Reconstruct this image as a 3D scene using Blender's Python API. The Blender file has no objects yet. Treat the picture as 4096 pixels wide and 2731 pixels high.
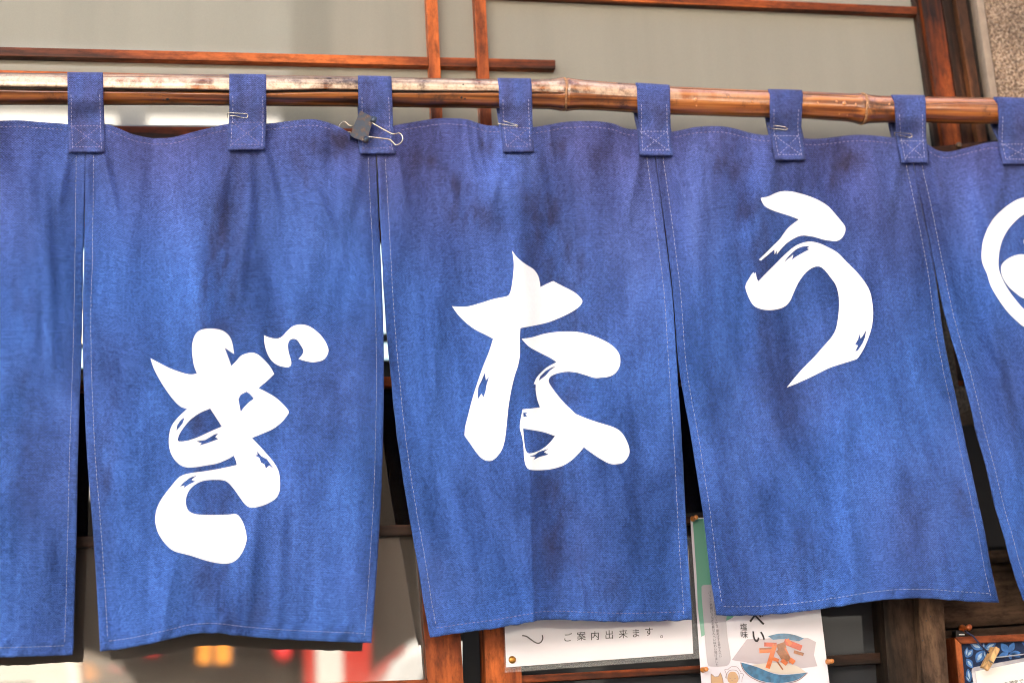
import bpy, bmesh, math, random
import numpy as np
from mathutils import Vector, Matrix, noise, geometry
random.seed(7); np.random.seed(7)
S = bpy.context.scene
COL = S.collection
# ------------------------------------------------------------------ camera
W_, H_ = 4096.0, 2731.0
CX, CY = W_/2, H_/2
def nrm(v): return v/np.linalg.norm(v)
VPH = np.array([33559-CX, 1219-CY]); VPV = np.array([839-CX, -20027-CY])
F = math.sqrt(-float(VPH@VPV))
F = 5690.0 if abs(F-5690) > 700 else F
XW = nrm(np.array([VPH[0], VPH[1], F]))
ZW = np.array([VPV[0], VPV[1], F]); ZW = nrm(ZW-(ZW@XW)*XW)
YW = np.cross(ZW, XW)
CAM = np.array([0.0, -1.67, 1.45])
def c2w(v): return np.array([v@XW, v@YW, v@ZW])
cam = bpy.data.objects.new('camera', bpy.data.cameras.new('camera'))
COL.objects.link(cam); S.camera = cam
r_, u_, b_ = c2w(np.array([1., 0, 0])), c2w(np.array([0, -1., 0])), c2w(np.array([0, 0, -1.]))
M = Matrix(((r_[0], u_[0], b_[0], CAM[0]), (r_[1], u_[1], b_[1], CAM[1]), (r_[2], u_[2], b_[2], CAM[2]), (0, 0, 0, 1)))
cam.matrix_world = M
cam.data.sensor_width = 36.0; cam.data.lens = 36.0*F/W_
cam.data.clip_start = 0.05; cam.data.clip_end = 200
cam.data.dof.use_dof = True; cam.data.dof.focus_distance = 1.74; cam.data.dof.aperture_fstop = 3.2
# ------------------------------------------------------------------ light
SUN_EL, SUN_AZ = math.radians(50), math.radians(12)
wd = bpy.data.worlds.new('World'); S.world = wd; wd.use_nodes = True
nt = wd.node_tree; bg = nt.nodes['Background']
sky = nt.nodes.new('ShaderNodeTexSky'); sky.sky_type = 'NISHITA'; sky.sun_disc = False
sky.sun_elevation = SUN_EL; sky.sun_rotation = SUN_AZ; sky.dust_density = 4.0; sky.air_density = 1.0; sky.ozone_density = 0.6
nt.links.new(sky.outputs[0], bg.inputs[0]); bg.inputs[1].default_value = 0.055
sl = bpy.data.lights.new('sun', 'SUN'); sl.energy = 5.0; sl.angle = math.radians(0.5); sl.color = (1, 0.95, 0.87)
so = bpy.data.objects.new('sun', sl); COL.objects.link(so)
sd = Vector((math.sin(SUN_AZ)*math.cos(SUN_EL), math.cos(SUN_AZ)*math.cos(SUN_EL), math.sin(SUN_EL)))
so.rotation_euler = sd.to_track_quat('Z', 'Y').to_euler(); so.location = (0, 6, 12)
S.view_settings.view_transform = 'Standard'; S.view_settings.look = 'None'
S.view_settings.gamma = 1.0; S.view_settings.exposure = 3.95
S.render.engine = 'CYCLES'
S.cycles.use_denoising = True
S.cycles.max_bounces = 8; S.cycles.caustics_reflective = False; S.cycles.caustics_refractive = False
S.cycles.sample_clamp_indirect = 6.0
S.cycles.pixel_filter_type = 'BLACKMAN_HARRIS'; S.cycles.filter_width = 1.05

# ------------------------------------------------------------------ helpers
def ray(px, py):
    return c2w(np.array([px-CX, py-CY, F]))
def unp(px, py, Y):
    d = ray(px, py); return CAM + d*((Y-CAM[1])/d[1])
def unp_arr(px, py, Y):
    px = np.asarray(px, float); py = np.asarray(py, float); Y = np.asarray(Y, float)
    v = np.stack([px-CX, py-CY, np.full_like(px, F)], -1)
    d = np.stack([v@XW, v@YW, v@ZW], -1)
    return CAM + d*((Y-CAM[1])/d[..., 1])[..., None]
YG = 0.075
def mirror(px, py, ys, yg=YG):
    d = ray(px, py); t = ((yg-CAM[1])+(yg-ys))/d[1]
    return np.array([CAM[0]+d[0]*t, ys, CAM[2]+d[2]*t])
def proj(p):
    q = np.asarray(p, float)-CAM
    v = XW*q[0]+YW*q[1]+ZW*q[2]
    return CX+F*v[0]/v[2], CY+F*v[1]/v[2]

def thing(name, label, cat, loc, group=None):
    o = bpy.data.objects.new(name, None); COL.objects.link(o)
    o.location = loc; o['label'] = label; o['category'] = cat
    if group: o['group'] = group
    o.empty_display_size = 0.02
    return o
def tag(o, label, cat, group=None):
    o['label'] = label; o['category'] = cat
    if group: o['group'] = group
    return o
def link(name, me, mat, parent=None, label=None, kind=None, smooth=False):
    o = bpy.data.objects.new(name, me); COL.objects.link(o)
    if mat is not None:
        for m in (mat if isinstance(mat, (list, tuple)) else [mat]): me.materials.append(m)
    if smooth:
        me.polygons.foreach_set('use_smooth', [True]*len(me.polygons))
    if parent:
        o.parent = parent
        # every ancestor is an unrotated, unscaled object: keep world coordinates
        mw = Matrix.Translation(parent.location) if parent.type == 'EMPTY' else Matrix.Identity(4)
        o.matrix_parent_inverse = mw.inverted() if parent.type == 'EMPTY' else Matrix.Identity(4)
    if label: o['label'] = label
    if kind: o['kind'] = kind
    return o
def mesh(name, vs, fs, mat, parent=None, **k):
    me = bpy.data.meshes.new(name); me.from_pydata([tuple(map(float, v)) for v in vs], [], fs); me.update()
    return link(name, me, mat, parent, **k)
def bm_link(name, bm, mat, parent=None, **k):
    bmesh.ops.recalc_face_normals(bm, faces=bm.faces)
    me = bpy.data.meshes.new(name); bm.to_mesh(me); bm.free()
    return link(name, me, mat, parent, **k)
def add_box(bm, lo, hi, bev=0.0, rot=None, piv=None):
    x0, y0, z0 = lo; x1, y1, z1 = hi
    vs = [bm.verts.new(p) for p in ((x0,y0,z0),(x1,y0,z0),(x1,y1,z0),(x0,y1,z0),(x0,y0,z1),(x1,y0,z1),(x1,y1,z1),(x0,y1,z1))]
    fs = [bm.faces.new([vs[i] for i in f]) for f in ((3,2,1,0),(4,5,6,7),(0,1,5,4),(1,2,6,5),(2,3,7,6),(3,0,4,7))]
    if bev: bmesh.ops.bevel(bm, geom=list({e for f in fs for e in f.edges}), offset=bev, segments=2, affect='EDGES', profile=0.7)
def box(name, lo, hi, mat, parent=None, bev=0.0, **k):
    bm = bmesh.new(); add_box(bm, lo, hi, bev); return bm_link(name, bm, mat, parent, **k)
def add_prism(bm, quad, Y, t, bev=0.0):
    """a board whose front outline is given in photo pixels on the plane y=Y, t thick to the back"""
    f = [bm.verts.new(unp(x, y, Y)) for x, y in quad]
    b = [bm.verts.new(Vector(v.co)+Vector((0, t, 0))) for v in f]
    n = len(f)
    fs = [bm.faces.new(f), bm.faces.new(b[::-1])]
    for i in range(n):
        fs.append(bm.faces.new((f[i], b[i], b[(i+1) % n], f[(i+1) % n])))
    if bev: bmesh.ops.bevel(bm, geom=list({e for q in fs for e in q.edges}), offset=bev, segments=2, affect='EDGES', profile=0.7)
def prism(name, quad, Y, t, mat, parent=None, bev=0.0012, **k):
    bm = bmesh.new(); add_prism(bm, quad, Y, t, bev); return bm_link(name, bm, mat, parent, **k)
def add_tube(bm, pts, r, n=8, closed=False, cap=True):
    pts = [Vector(p) for p in pts]; rings = []
    up = Vector((0.13, 0.21, 0.97)); N = len(pts)
    for i, p in enumerate(pts):
        a = pts[(i-1) % N] if (closed or i > 0) else p
        b = pts[(i+1) % N] if (closed or i < N-1) else p
        t = (b-a).normalized()
        s = t.cross(up)
        if s.length < 1e-4: s = t.cross(Vector((1, 0, 0)))
        s.normalize(); w = s.cross(t)
        up = w
        rr = r[i] if isinstance(r, (list, tuple)) else r
        rings.append([bm.verts.new(p+(s*math.cos(q)+w*math.sin(q))*rr) for q in [2*math.pi*j/n for j in range(n)]])
    M_ = N if closed else N-1
    for i in range(M_):
        A, B = rings[i], rings[(i+1) % N]
        for j in range(n): bm.faces.new((A[j], A[(j+1) % n], B[(j+1) % n], B[j]))
    if cap and not closed:
        bm.faces.new(rings[0][::-1]); bm.faces.new(rings[-1])
def tube(name, pts, r, mat, parent=None, n=8, closed=False, **k):
    bm = bmesh.new(); add_tube(bm, pts, r, n, closed); return bm_link(name, bm, mat, parent, smooth=True, **k)
def add_lathe(bm, c, prof, axis=Vector((0, -1, 0)), n=20):
    axis = axis.normalized(); s = axis.orthogonal().normalized(); w = axis.cross(s); rings = []
    for (h, r) in prof:
        p = Vector(c)+axis*h
        rings.append([bm.verts.new(p+(s*math.cos(q)+w*math.sin(q))*r) for q in [2*math.pi*j/n for j in range(n)]])
    for A, B in zip(rings, rings[1:]):
        for j in range(n): bm.faces.new((A[j], A[(j+1) % n], B[(j+1) % n], B[j]))
    bm.faces.new(rings[0][::-1]); bm.faces.new(rings[-1])
def lathe(name, c, prof, mat, parent=None, axis=Vector((0, -1, 0)), n=20, **k):
    bm = bmesh.new(); add_lathe(bm, c, prof, axis, n); return bm_link(name, bm, mat, parent, smooth=True, **k)
def catmull(pts, n=6, closed=True):
    """pts: (x, y) or (x, y, 1) with 1 = corner"""
    out = []; N = len(pts); P = [np.array(p[:2], float) for p in pts]; C = [len(p) > 2 for p in pts]
    for i in range(N if closed else N-1):
        p1, p2 = P[i], P[(i+1) % N]
        p0 = P[(i-1) % N] if (closed or i > 0) else p1
        p3 = P[(i+2) % N] if (closed or i < N-2) else p2
        d = np.linalg.norm(p2-p1)
        m1 = np.zeros(2) if False else (p2-p0)/2; m2 = (p3-p1)/2
        if C[i]: m1 = (p2-p1)*0.9
        if C[(i+1) % N]: m2 = (p2-p1)*0.9
        for m in (m1, m2):
            L = np.linalg.norm(m)
            if L > d*1.1: m *= d*1.1/L
        for k in range(n):
            t = k/n
            out.append((2*t**3-3*t**2+1)*p1+(t**3-2*t**2+t)*m1+(-2*t**3+3*t**2)*p2+(t**3-t**2)*m2)
    if not closed: out.append(P[-1])
    return np.array(out)
def inside(poly, q):
    x, y = q; c = False; j = len(poly)-1
    for i in range(len(poly)):
        xi, yi = poly[i]; xj, yj = poly[j]
        if (yi > y) != (yj > y) and x < (xj-xi)*(y-yi)/(yj-yi)+xi: c = not c
        j = i
    return c
def cdt(loops, step):
    """triangulate polygons (even-odd) with interior points every step; 2D px"""
    vs, es = [], []
    for L in loops:
        b = len(vs); vs += [Vector((float(p[0]), float(p[1]))) for p in L]
        es += [(b+i, b+(i+1) % len(L)) for i in range(len(L))]
    allp = np.concatenate([np.asarray(L) for L in loops])
    if step:
        x0, y0 = allp.min(0); x1, y1 = allp.max(0)
        for gx in np.arange(x0+step*.5, x1, step):
            for gy in np.arange(y0+step*.37, y1, step):
                if np.min(np.hypot(allp[:, 0]-gx, allp[:, 1]-gy)) > step*0.4:
                    vs.append(Vector((gx, gy)))
    V, E, T, *_ = geometry.delaunay_2d_cdt(vs, es, [], 0, 1e-4)
    tri = []
    for t in T:
        c = sum((V[i] for i in t), Vector((0, 0)))/3
        if sum(inside(L, c) for L in loops) % 2: tri.append(tuple(t))
    return [(v.x, v.y) for v in V], tri
def flat(name, loops, Y, mat, parent=None, step=0, **k):
    """a flat printed or cut shape standing on plane y=Y (Y number or function of px,py)"""
    V, T = cdt(loops, step)
    P = [unp(x, y, Y(x, y) if callable(Y) else Y) for x, y in V]
    fs = []
    for t in T:
        a, b, c = (P[i] for i in t)
        fs.append(t if np.cross(b-a, c-a)[1] < 0 else t[::-1])
    return mesh(name, P, fs, mat, parent, **k)
def strokes(name, lines, w, Y, mat, parent=None, **k):
    """flat pen lines of width w px"""
    vs, fs = [], []
    for L in lines:
        L = [np.array(p, float) for p in L]
        b = len(vs)
        for i, p in enumerate(L):
            t = nrm(L[min(i+1, len(L)-1)]-L[max(i-1, 0)]); q = np.array([-t[1], t[0]])*w/2
            vs += [unp(*(p+q), Y), unp(*(p-q), Y)]
        for i in range(len(L)-1): fs.append((b+2*i, b+2*i+1, b+2*i+3, b+2*i+2))
    return mesh(name, vs, fs, mat, parent, **k)
def glyphs(name, items, Y, mat, parent=None, slope=0.0, slant=0.0, bold=0.0, kind='stuff'):
    """items: (char, x, y of centre, size) in photo px on the plane y=Y"""
    vs, fs = [], []
    for ch, x, y, s in items:
        cu = bpy.data.curves.new('glyph', 'FONT'); cu.body = ch; cu.resolution_u = 3; cu.offset = bold
        ob = bpy.data.objects.new('glyph', cu); COL.objects.link(ob)
        dg = bpy.context.evaluated_depsgraph_get(); dg.update()
        me = bpy.data.meshes.new_from_object(ob.evaluated_get(dg))
        co = np.array([v.co[:2] for v in me.vertices]) if len(me.vertices) else np.zeros((0, 2))
        if len(co):
            # CJK em box: about 1 unit wide, centred near (0.5, 0.35)
            b = len(vs)
            cx0 = (co[:, 0].min()+co[:, 0].max())/2
            for c in co:
                lx, ly = (c[0]-cx0)*s, -(c[1]-0.36)*s
                vs.append(unp(x+lx+slant*ly, y+ly+slope*lx, Y))
            for p in me.polygons: fs.append(tuple(b+i for i in p.vertices))
        bpy.data.objects.remove(ob); bpy.data.curves.remove(cu); bpy.data.meshes.remove(me)
    return mesh(name, vs, fs, mat, parent, kind=kind)

# ------------------------------------------------------------------ materials
def newmat(name):
    m = bpy.data.materials.new(name); m.use_nodes = True
    return m, m.node_tree, m.node_tree.nodes['Principled BSDF']
def N(nt, t, **k):
    n = nt.nodes.new(t)
    for a, v in k.items(): setattr(n, a, v)
    return n
def L(nt, a, b): nt.links.new(a, b)
def rgba(c): return (c[0], c[1], c[2], 1)
def plain(name, col, rough=0.6, spec=0.5, metal=0.0, coat=0.0, var=0.0, scale=40, bump=0.0):
    m, nt, p = newmat(name)
    p.inputs['Base Color'].default_value = rgba(col); p.inputs['Roughness'].default_value = rough
    p.inputs['Specular IOR Level'].default_value = spec; p.inputs['Metallic'].default_value = metal
    p.inputs['Coat Weight'].default_value = coat; p.inputs['Coat Roughness'].default_value = 0.05
    if var or bump:
        tc = N(nt, 'ShaderNodeTexCoord'); no = N(nt, 'ShaderNodeTexNoise'); no.inputs['Scale'].default_value = scale
        no.inputs['Detail'].default_value = 6
        L(nt, tc.outputs['Object'], no.inputs['Vector'])
        if var:
            r = N(nt, 'ShaderNodeMapRange'); r.inputs[1].default_value = .3; r.inputs[2].default_value = .7
            r.inputs[3].default_value = 1-var; r.inputs[4].default_value = 1+var
            mx = N(nt, 'ShaderNodeVectorMath', operation='SCALE'); mx.inputs[0].default_value = col
            L(nt, no.outputs[0], r.inputs[0]); L(nt, r.outputs[0], mx.inputs['Scale']); L(nt, mx.outputs[0], p.inputs['Base Color'])
        if bump:
            b = N(nt, 'ShaderNodeBump'); b.inputs['Strength'].default_value = 1; b.inputs['Distance'].default_value = bump
            L(nt, no.outputs[0], b.inputs['Height']); L(nt, b.outputs[0], p.inputs['Normal'])
    return m
def wood(name, cols, axis, rough=0.45, coat=0.0, grain=1.0, bump=0.0009, spec=0.22):
    """cols: dark, mid, light; axis: direction of the grain"""
    m, nt, p = newmat(name)
    tc = N(nt, 'ShaderNodeTexCoord'); mp = N(nt, 'ShaderNodeMapping')
    sc = {'x': (2.2, 55, 55), 'z': (55, 55, 2.2)}[axis]
    mp.inputs['Scale'].default_value = tuple(s*grain for s in sc)
    L(nt, tc.outputs['Object'], mp.inputs['Vector'])
    n1 = N(nt, 'ShaderNodeTexNoise'); n1.inputs['Scale'].default_value = 1.0; n1.inputs['Detail'].default_value = 8; n1.inputs['Distortion'].default_value = 0.6
    L(nt, mp.outputs[0], n1.inputs['Vector'])
    mp2 = N(nt, 'ShaderNodeMapping'); mp2.inputs['Scale'].default_value = {'x': (3.5, 9, 9), 'z': (9, 9, 3.5)}[axis]
    L(nt, tc.outputs['Object'], mp2.inputs['Vector'])
    n2 = N(nt, 'ShaderNodeTexNoise'); n2.inputs['Scale'].default_value = 1.0; n2.inputs['Detail'].default_value = 4
    L(nt, mp2.outputs[0], n2.inputs['Vector'])
    mx = N(nt, 'ShaderNodeMath', operation='MULTIPLY_ADD'); mx.inputs[1].default_value = 0.55
    m2 = N(nt, 'ShaderNodeMath', operation='MULTIPLY'); m2.inputs[1].default_value = 0.45
    L(nt, n2.outputs[0], m2.inputs[0]); L(nt, n1.outputs[0], mx.inputs[0]); L(nt, m2.outputs[0], mx.inputs[2])
    cr = N(nt, 'ShaderNodeValToRGB')
    cr.color_ramp.elements[0].position = 0.40; cr.color_ramp.elements[0].color = rgba(cols[0])
    cr.color_ramp.elements[1].position = 0.61; cr.color_ramp.elements[1].color = rgba(cols[2])
    e = cr.color_ramp.elements.new(0.5); e.color = rgba(cols[1])
    L(nt, mx.outputs[0], cr.inputs[0])
    n5 = N(nt, 'ShaderNodeTexNoise'); n5.inputs['Scale'].default_value = 130; n5.inputs['Detail'].default_value = 5; n5.inputs['Roughness'].default_value = .7
    mp5 = N(nt, 'ShaderNodeMapping'); mp5.inputs['Scale'].default_value = {'x': (.35, 1, 1), 'z': (1, 1, .35)}[axis]; L(nt, tc.outputs['Object'], mp5.inputs[0]); L(nt, mp5.outputs[0], n5.inputs[0])
    r5 = N(nt, 'ShaderNodeMapRange'); r5.inputs[1].default_value = .33; r5.inputs[2].default_value = .58; r5.inputs[3].default_value = .45; r5.inputs[4].default_value = 1.12; L(nt, n5.outputs[0], r5.inputs[0])
    s5 = N(nt, 'ShaderNodeVectorMath', operation='SCALE'); L(nt, cr.outputs[0], s5.inputs[0]); L(nt, r5.outputs[0], s5.inputs['Scale']); L(nt, s5.outputs[0], p.inputs['Base Color'])
    r6 = N(nt, 'ShaderNodeMapRange'); r6.inputs[3].default_value = rough+.2; r6.inputs[4].default_value = rough-.08; L(nt, n5.outputs[0], r6.inputs[0]); L(nt, r6.outputs[0], p.inputs['Roughness'])
    p.inputs['Specular IOR Level'].default_value = spec
    p.inputs['Coat Weight'].default_value = coat; p.inputs['Coat Roughness'].default_value = 0.25
    b = N(nt, 'ShaderNodeBump'); b.inputs['Distance'].default_value = bump; L(nt, n1.outputs[0], b.inputs['Height']); L(nt, b.outputs[0], p.inputs['Normal'])
    return m

RED = ((.016, .005, .002), (.185, .036, .006), (.48, .110, .020))
DRK = ((.010, .005, .003), (.045, .017, .008), (.11, .045, .018))
BRN = ((.018, .010, .006), (.074, .043, .026), (.145, .087, .052))
M_redx = wood('red_stained_wood_horizontal', RED, 'x', 0.42); M_redz = wood('red_stained_wood_vertical', RED, 'z', 0.42)
M_drkx = wood('dark_wood_horizontal', DRK, 'x'); M_drkz = wood('dark_wood_vertical', DRK, 'z')
M_brnx = wood('brown_plank_wood', BRN, 'x', 0.7, grain=0.8, bump=0.002, spec=.2); M_brnz = wood('brown_post_wood', BRN, 'z', 0.7, spec=.2)
M_frame = wood('reddish_frame_wood', ((.14, .03, .010), (.30, .075, .022), (.42, .13, .045)), 'x', 0.5)
M_pin = plain('orange_varnished_pine', (.62, .22, .045), 0.35, coat=.4, var=.25, scale=120)
M_peg = plain('orange_peg_wood', (.55, .13, .03), 0.4, coat=.3, var=.2, scale=100)
M_clothespin = wood('pale_clothespin_wood', ((.50, .27, .10), (.62, .36, .15), (.72, .46, .21)), 'z', 0.55)
M_steel = plain('bright_steel_wire', (.52, .47, .38), 0.25, metal=1.0, var=.15, scale=200)
M_black = plain('blackened_metal', (.015, .015, .017), 0.4, metal=.3)
M_paper = plain('white_paper', (.68, .65, .71), 0.35, coat=.5)
M_ink = plain('black_ink', (.02, .018, .02), 0.6)
M_inkgrey = plain('grey_ink', (.10, .09, .10), 0.6)
M_white = plain('white_fabric_paint', (.90, .90, .88), 0.8, spec=.2, var=.02, scale=300)
M_thread = plain('pale_sewing_thread', (.40, .40, .48), 0.8, spec=.1)
M_thread2 = plain('faded_sewing_thread', (.26, .22, .36), 0.8, spec=.1)
M_threadd = plain('dark_sewing_thread', (.10, .07, .10), 0.8, spec=.1)
M_dark = plain('dark_interior_plaster', (.03, .026, .022), 0.9)

def mat_fabric(name, tint=0.0):
    m, nt, p = newmat(name)
    at = N(nt, 'ShaderNodeAttribute', attribute_name='dye_shade')       # r purple fade, g stain and painted fold shade, b pale tone and fold light
    uv = N(nt, 'ShaderNodeUVMap')
    sp = N(nt, 'ShaderNodeSeparateColor'); L(nt, at.outputs['Color'], sp.inputs[0])
    # large uneven dye
    mp = N(nt, 'ShaderNodeMapping'); mp.inputs['Scale'].default_value = (13, 3.6, 1); L(nt, uv.outputs[0], mp.inputs[0])
    n1 = N(nt, 'ShaderNodeTexNoise'); n1.inputs['Scale'].default_value = 1; n1.inputs['Detail'].default_value = 7; n1.inputs['Roughness'].default_value = .62; n1.inputs['Distortion'].default_value = .5
    L(nt, mp.outputs[0], n1.inputs[0])
    # long streaks of the warp
    mp3 = N(nt, 'ShaderNodeMapping'); mp3.inputs['Scale'].default_value = (170, 9, 1); L(nt, uv.outputs[0], mp3.inputs[0])
    n3 = N(nt, 'ShaderNodeTexNoise'); n3.inputs['Scale'].default_value = 1; n3.inputs['Detail'].default_value = 4; L(nt, mp3.outputs[0], n3.inputs[0])
    mp4 = N(nt, 'ShaderNodeMapping'); mp4.inputs['Scale'].default_value = (45, 900, 1); L(nt, uv.outputs[0], mp4.inputs[0])
    n4 = N(nt, 'ShaderNodeTexNoise'); n4.inputs['Scale'].default_value = 1; n4.inputs['Detail'].default_value = 2; L(nt, mp4.outputs[0], n4.inputs[0])
    # weave: plain weave of 1.55 mm threads
    sx = N(nt, 'ShaderNodeSeparateXYZ'); L(nt, uv.outputs[0], sx.inputs[0])
    def sine(sock, per):
        a = N(nt, 'ShaderNodeMath', operation='MULTIPLY'); a.inputs[1].default_value = 2*math.pi/per
        b = N(nt, 'ShaderNodeMath', operation='SINE'); L(nt, sock, a.inputs[0]); L(nt, a.outputs[0], b.inputs[0]); return b.outputs[0]
    a, b = sine(sx.outputs[0], .0030), sine(sx.outputs[1], .0027)
    wv = N(nt, 'ShaderNodeMath', operation='MULTIPLY'); L(nt, a, wv.inputs[0]); L(nt, b, wv.inputs[1])
    w2 = N(nt, 'ShaderNodeMath', operation='MULTIPLY_ADD'); w2.inputs[1].default_value = .2; L(nt, b, w2.inputs[0])
    w3 = N(nt, 'ShaderNodeMath', operation='MULTIPLY'); w3.inputs[1].default_value = .8; L(nt, wv.outputs[0], w3.inputs[0]); L(nt, w3.outputs[0], w2.inputs[2]); wv = w2
    # thread-to-thread sparkle
    vo = N(nt, 'ShaderNodeTexVoronoi'); vo.voronoi_dimensions = '2D'; vo.inputs['Scale'].default_value = 620; L(nt, uv.outputs[0], vo.inputs['Vector'])
    vs = N(nt, 'ShaderNodeSeparateColor'); L(nt, vo.outputs['Color'], vs.inputs[0])
    def mix(fac, c1, c2, **k):
        q = N(nt, 'ShaderNodeMix', data_type='RGBA')
        for s, v in ((q.inputs[0], fac), (q.inputs[6], c1), (q.inputs[7], c2)):
            if isinstance(v, bpy.types.NodeSocket): L(nt, v, s)
            elif isinstance(v, (int, float)): s.default_value = v
            else: s.default_value = rgba(v)
        return q.outputs[2]
    def rng(sock, a0, a1, b0, b1):
        r = N(nt, 'ShaderNodeMapRange'); L(nt, sock, r.inputs[0])
        for i, v in enumerate((a0, a1, b0, b1)): r.inputs[i+1].default_value = v
        return r.outputs[0]
    def mul(*ss):
        o = ss[0]
        for s in ss[1:]:
            q = N(nt, 'ShaderNodeMath', operation='MULTIPLY'); L(nt, o, q.inputs[0])
            if isinstance(s, bpy.types.NodeSocket): L(nt, s, q.inputs[1])
            else: q.inputs[1].default_value = s
            o = q.outputs[0]
        return o
    blue = mix(rng(n1.outputs[0], .33, .67, 0, 1), (.020, .052, .182), (.058, .141, .450))
    purp = mix(rng(n1.outputs[0], .33, .67, 0, 1), (.038, .043, .130), (.086, .098, .272))
    c = mix(sp.outputs[0], blue, purp)
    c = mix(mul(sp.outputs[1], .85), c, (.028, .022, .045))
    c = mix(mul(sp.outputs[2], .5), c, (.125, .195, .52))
    val = mul(rng(n3.outputs[0], .3, .7, .90, 1.10), rng(n4.outputs[0], .3, .7, .86, 1.14), rng(wv.outputs[0], -1, 1, .55, 1.45), rng(vs.outputs[0], 0, 1, .70, 1.30))
    sc = N(nt, 'ShaderNodeVectorMath', operation='SCALE'); L(nt, c, sc.inputs[0]); L(nt, val, sc.inputs['Scale'])
    L(nt, sc.outputs[0], p.inputs['Base Color'])
    p.inputs['Roughness'].default_value = .92; p.inputs['Specular IOR Level'].default_value = .15
    p.inputs['Sheen Weight'].default_value = .08; p.inputs['Sheen Roughness'].default_value = .4
    bp = N(nt, 'ShaderNodeBump'); bp.inputs['Distance'].default_value = .0007; bp.inputs['Strength'].default_value = .5
    hh = N(nt, 'ShaderNodeMath', operation='MULTIPLY_ADD'); hh.inputs[1].default_value = 1.6
    L(nt, n3.outputs[0], hh.inputs[0]); L(nt, wv.outputs[0], hh.inputs[2]); L(nt, hh.outputs[0], bp.inputs['Height'])
    L(nt, bp.outputs[0], p.inputs['Normal'])
    return m
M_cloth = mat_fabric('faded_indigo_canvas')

def mat_pane(name, col, streak=.05, coat=1.0, rough=.35, crough=0.02, ior=1.6):
    m, nt, p = newmat(name)
    tc = N(nt, 'ShaderNodeTexCoord'); mp = N(nt, 'ShaderNodeMapping'); mp.inputs['Scale'].default_value = (14, 14, 1.3)
    L(nt, tc.outputs['Object'], mp.inputs[0])
    no = N(nt, 'ShaderNodeTexNoise'); no.inputs['Scale'].default_value = 1; no.inputs['Detail'].default_value = 6; L(nt, mp.outputs[0], no.inputs[0])
    n2 = N(nt, 'ShaderNodeTexNoise'); n2.inputs['Scale'].default_value = 900; L(nt, tc.outputs['Object'], n2.inputs[0])
    ad = N(nt, 'ShaderNodeMath', operation='MULTIPLY_ADD'); ad.inputs[1].default_value = .35; L(nt, n2.outputs[0], ad.inputs[0]); L(nt, no.outputs[0], ad.inputs[2])
    r = N(nt, 'ShaderNodeMapRange'); r.inputs[1].default_value = .4; r.inputs[2].default_value = .95; r.inputs[3].default_value = 1-streak; r.inputs[4].default_value = 1+streak
    L(nt, ad.outputs[0], r.inputs[0])
    sc = N(nt, 'ShaderNodeVectorMath', operation='SCALE'); sc.inputs[0].default_value = col; L(nt, r.outputs[0], sc.inputs['Scale'])
    L(nt, sc.outputs[0], p.inputs['Base Color'])
    p.inputs['Roughness'].default_value = .9; p.inputs['Specular IOR Level'].default_value = 0.1
    p.inputs['Coat Weight'].default_value = coat; p.inputs['Coat Roughness'].default_value = crough; p.inputs['Coat IOR'].default_value = ior
    return m
M_pane = mat_pane('paper_backed_glass', (.228, .218, .180), .12, ior=1.8)
M_paned = mat_pane('grey_frosted_glass', (.078, .067, .057), .12, ior=1.85)
M_panek = mat_pane('dark_clear_glass', (.008, .006, .005), .1)
M_paneb = mat_pane('bluish_grey_glass', (.030, .032, .036), .1, coat=.4, ior=1.25)

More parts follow.
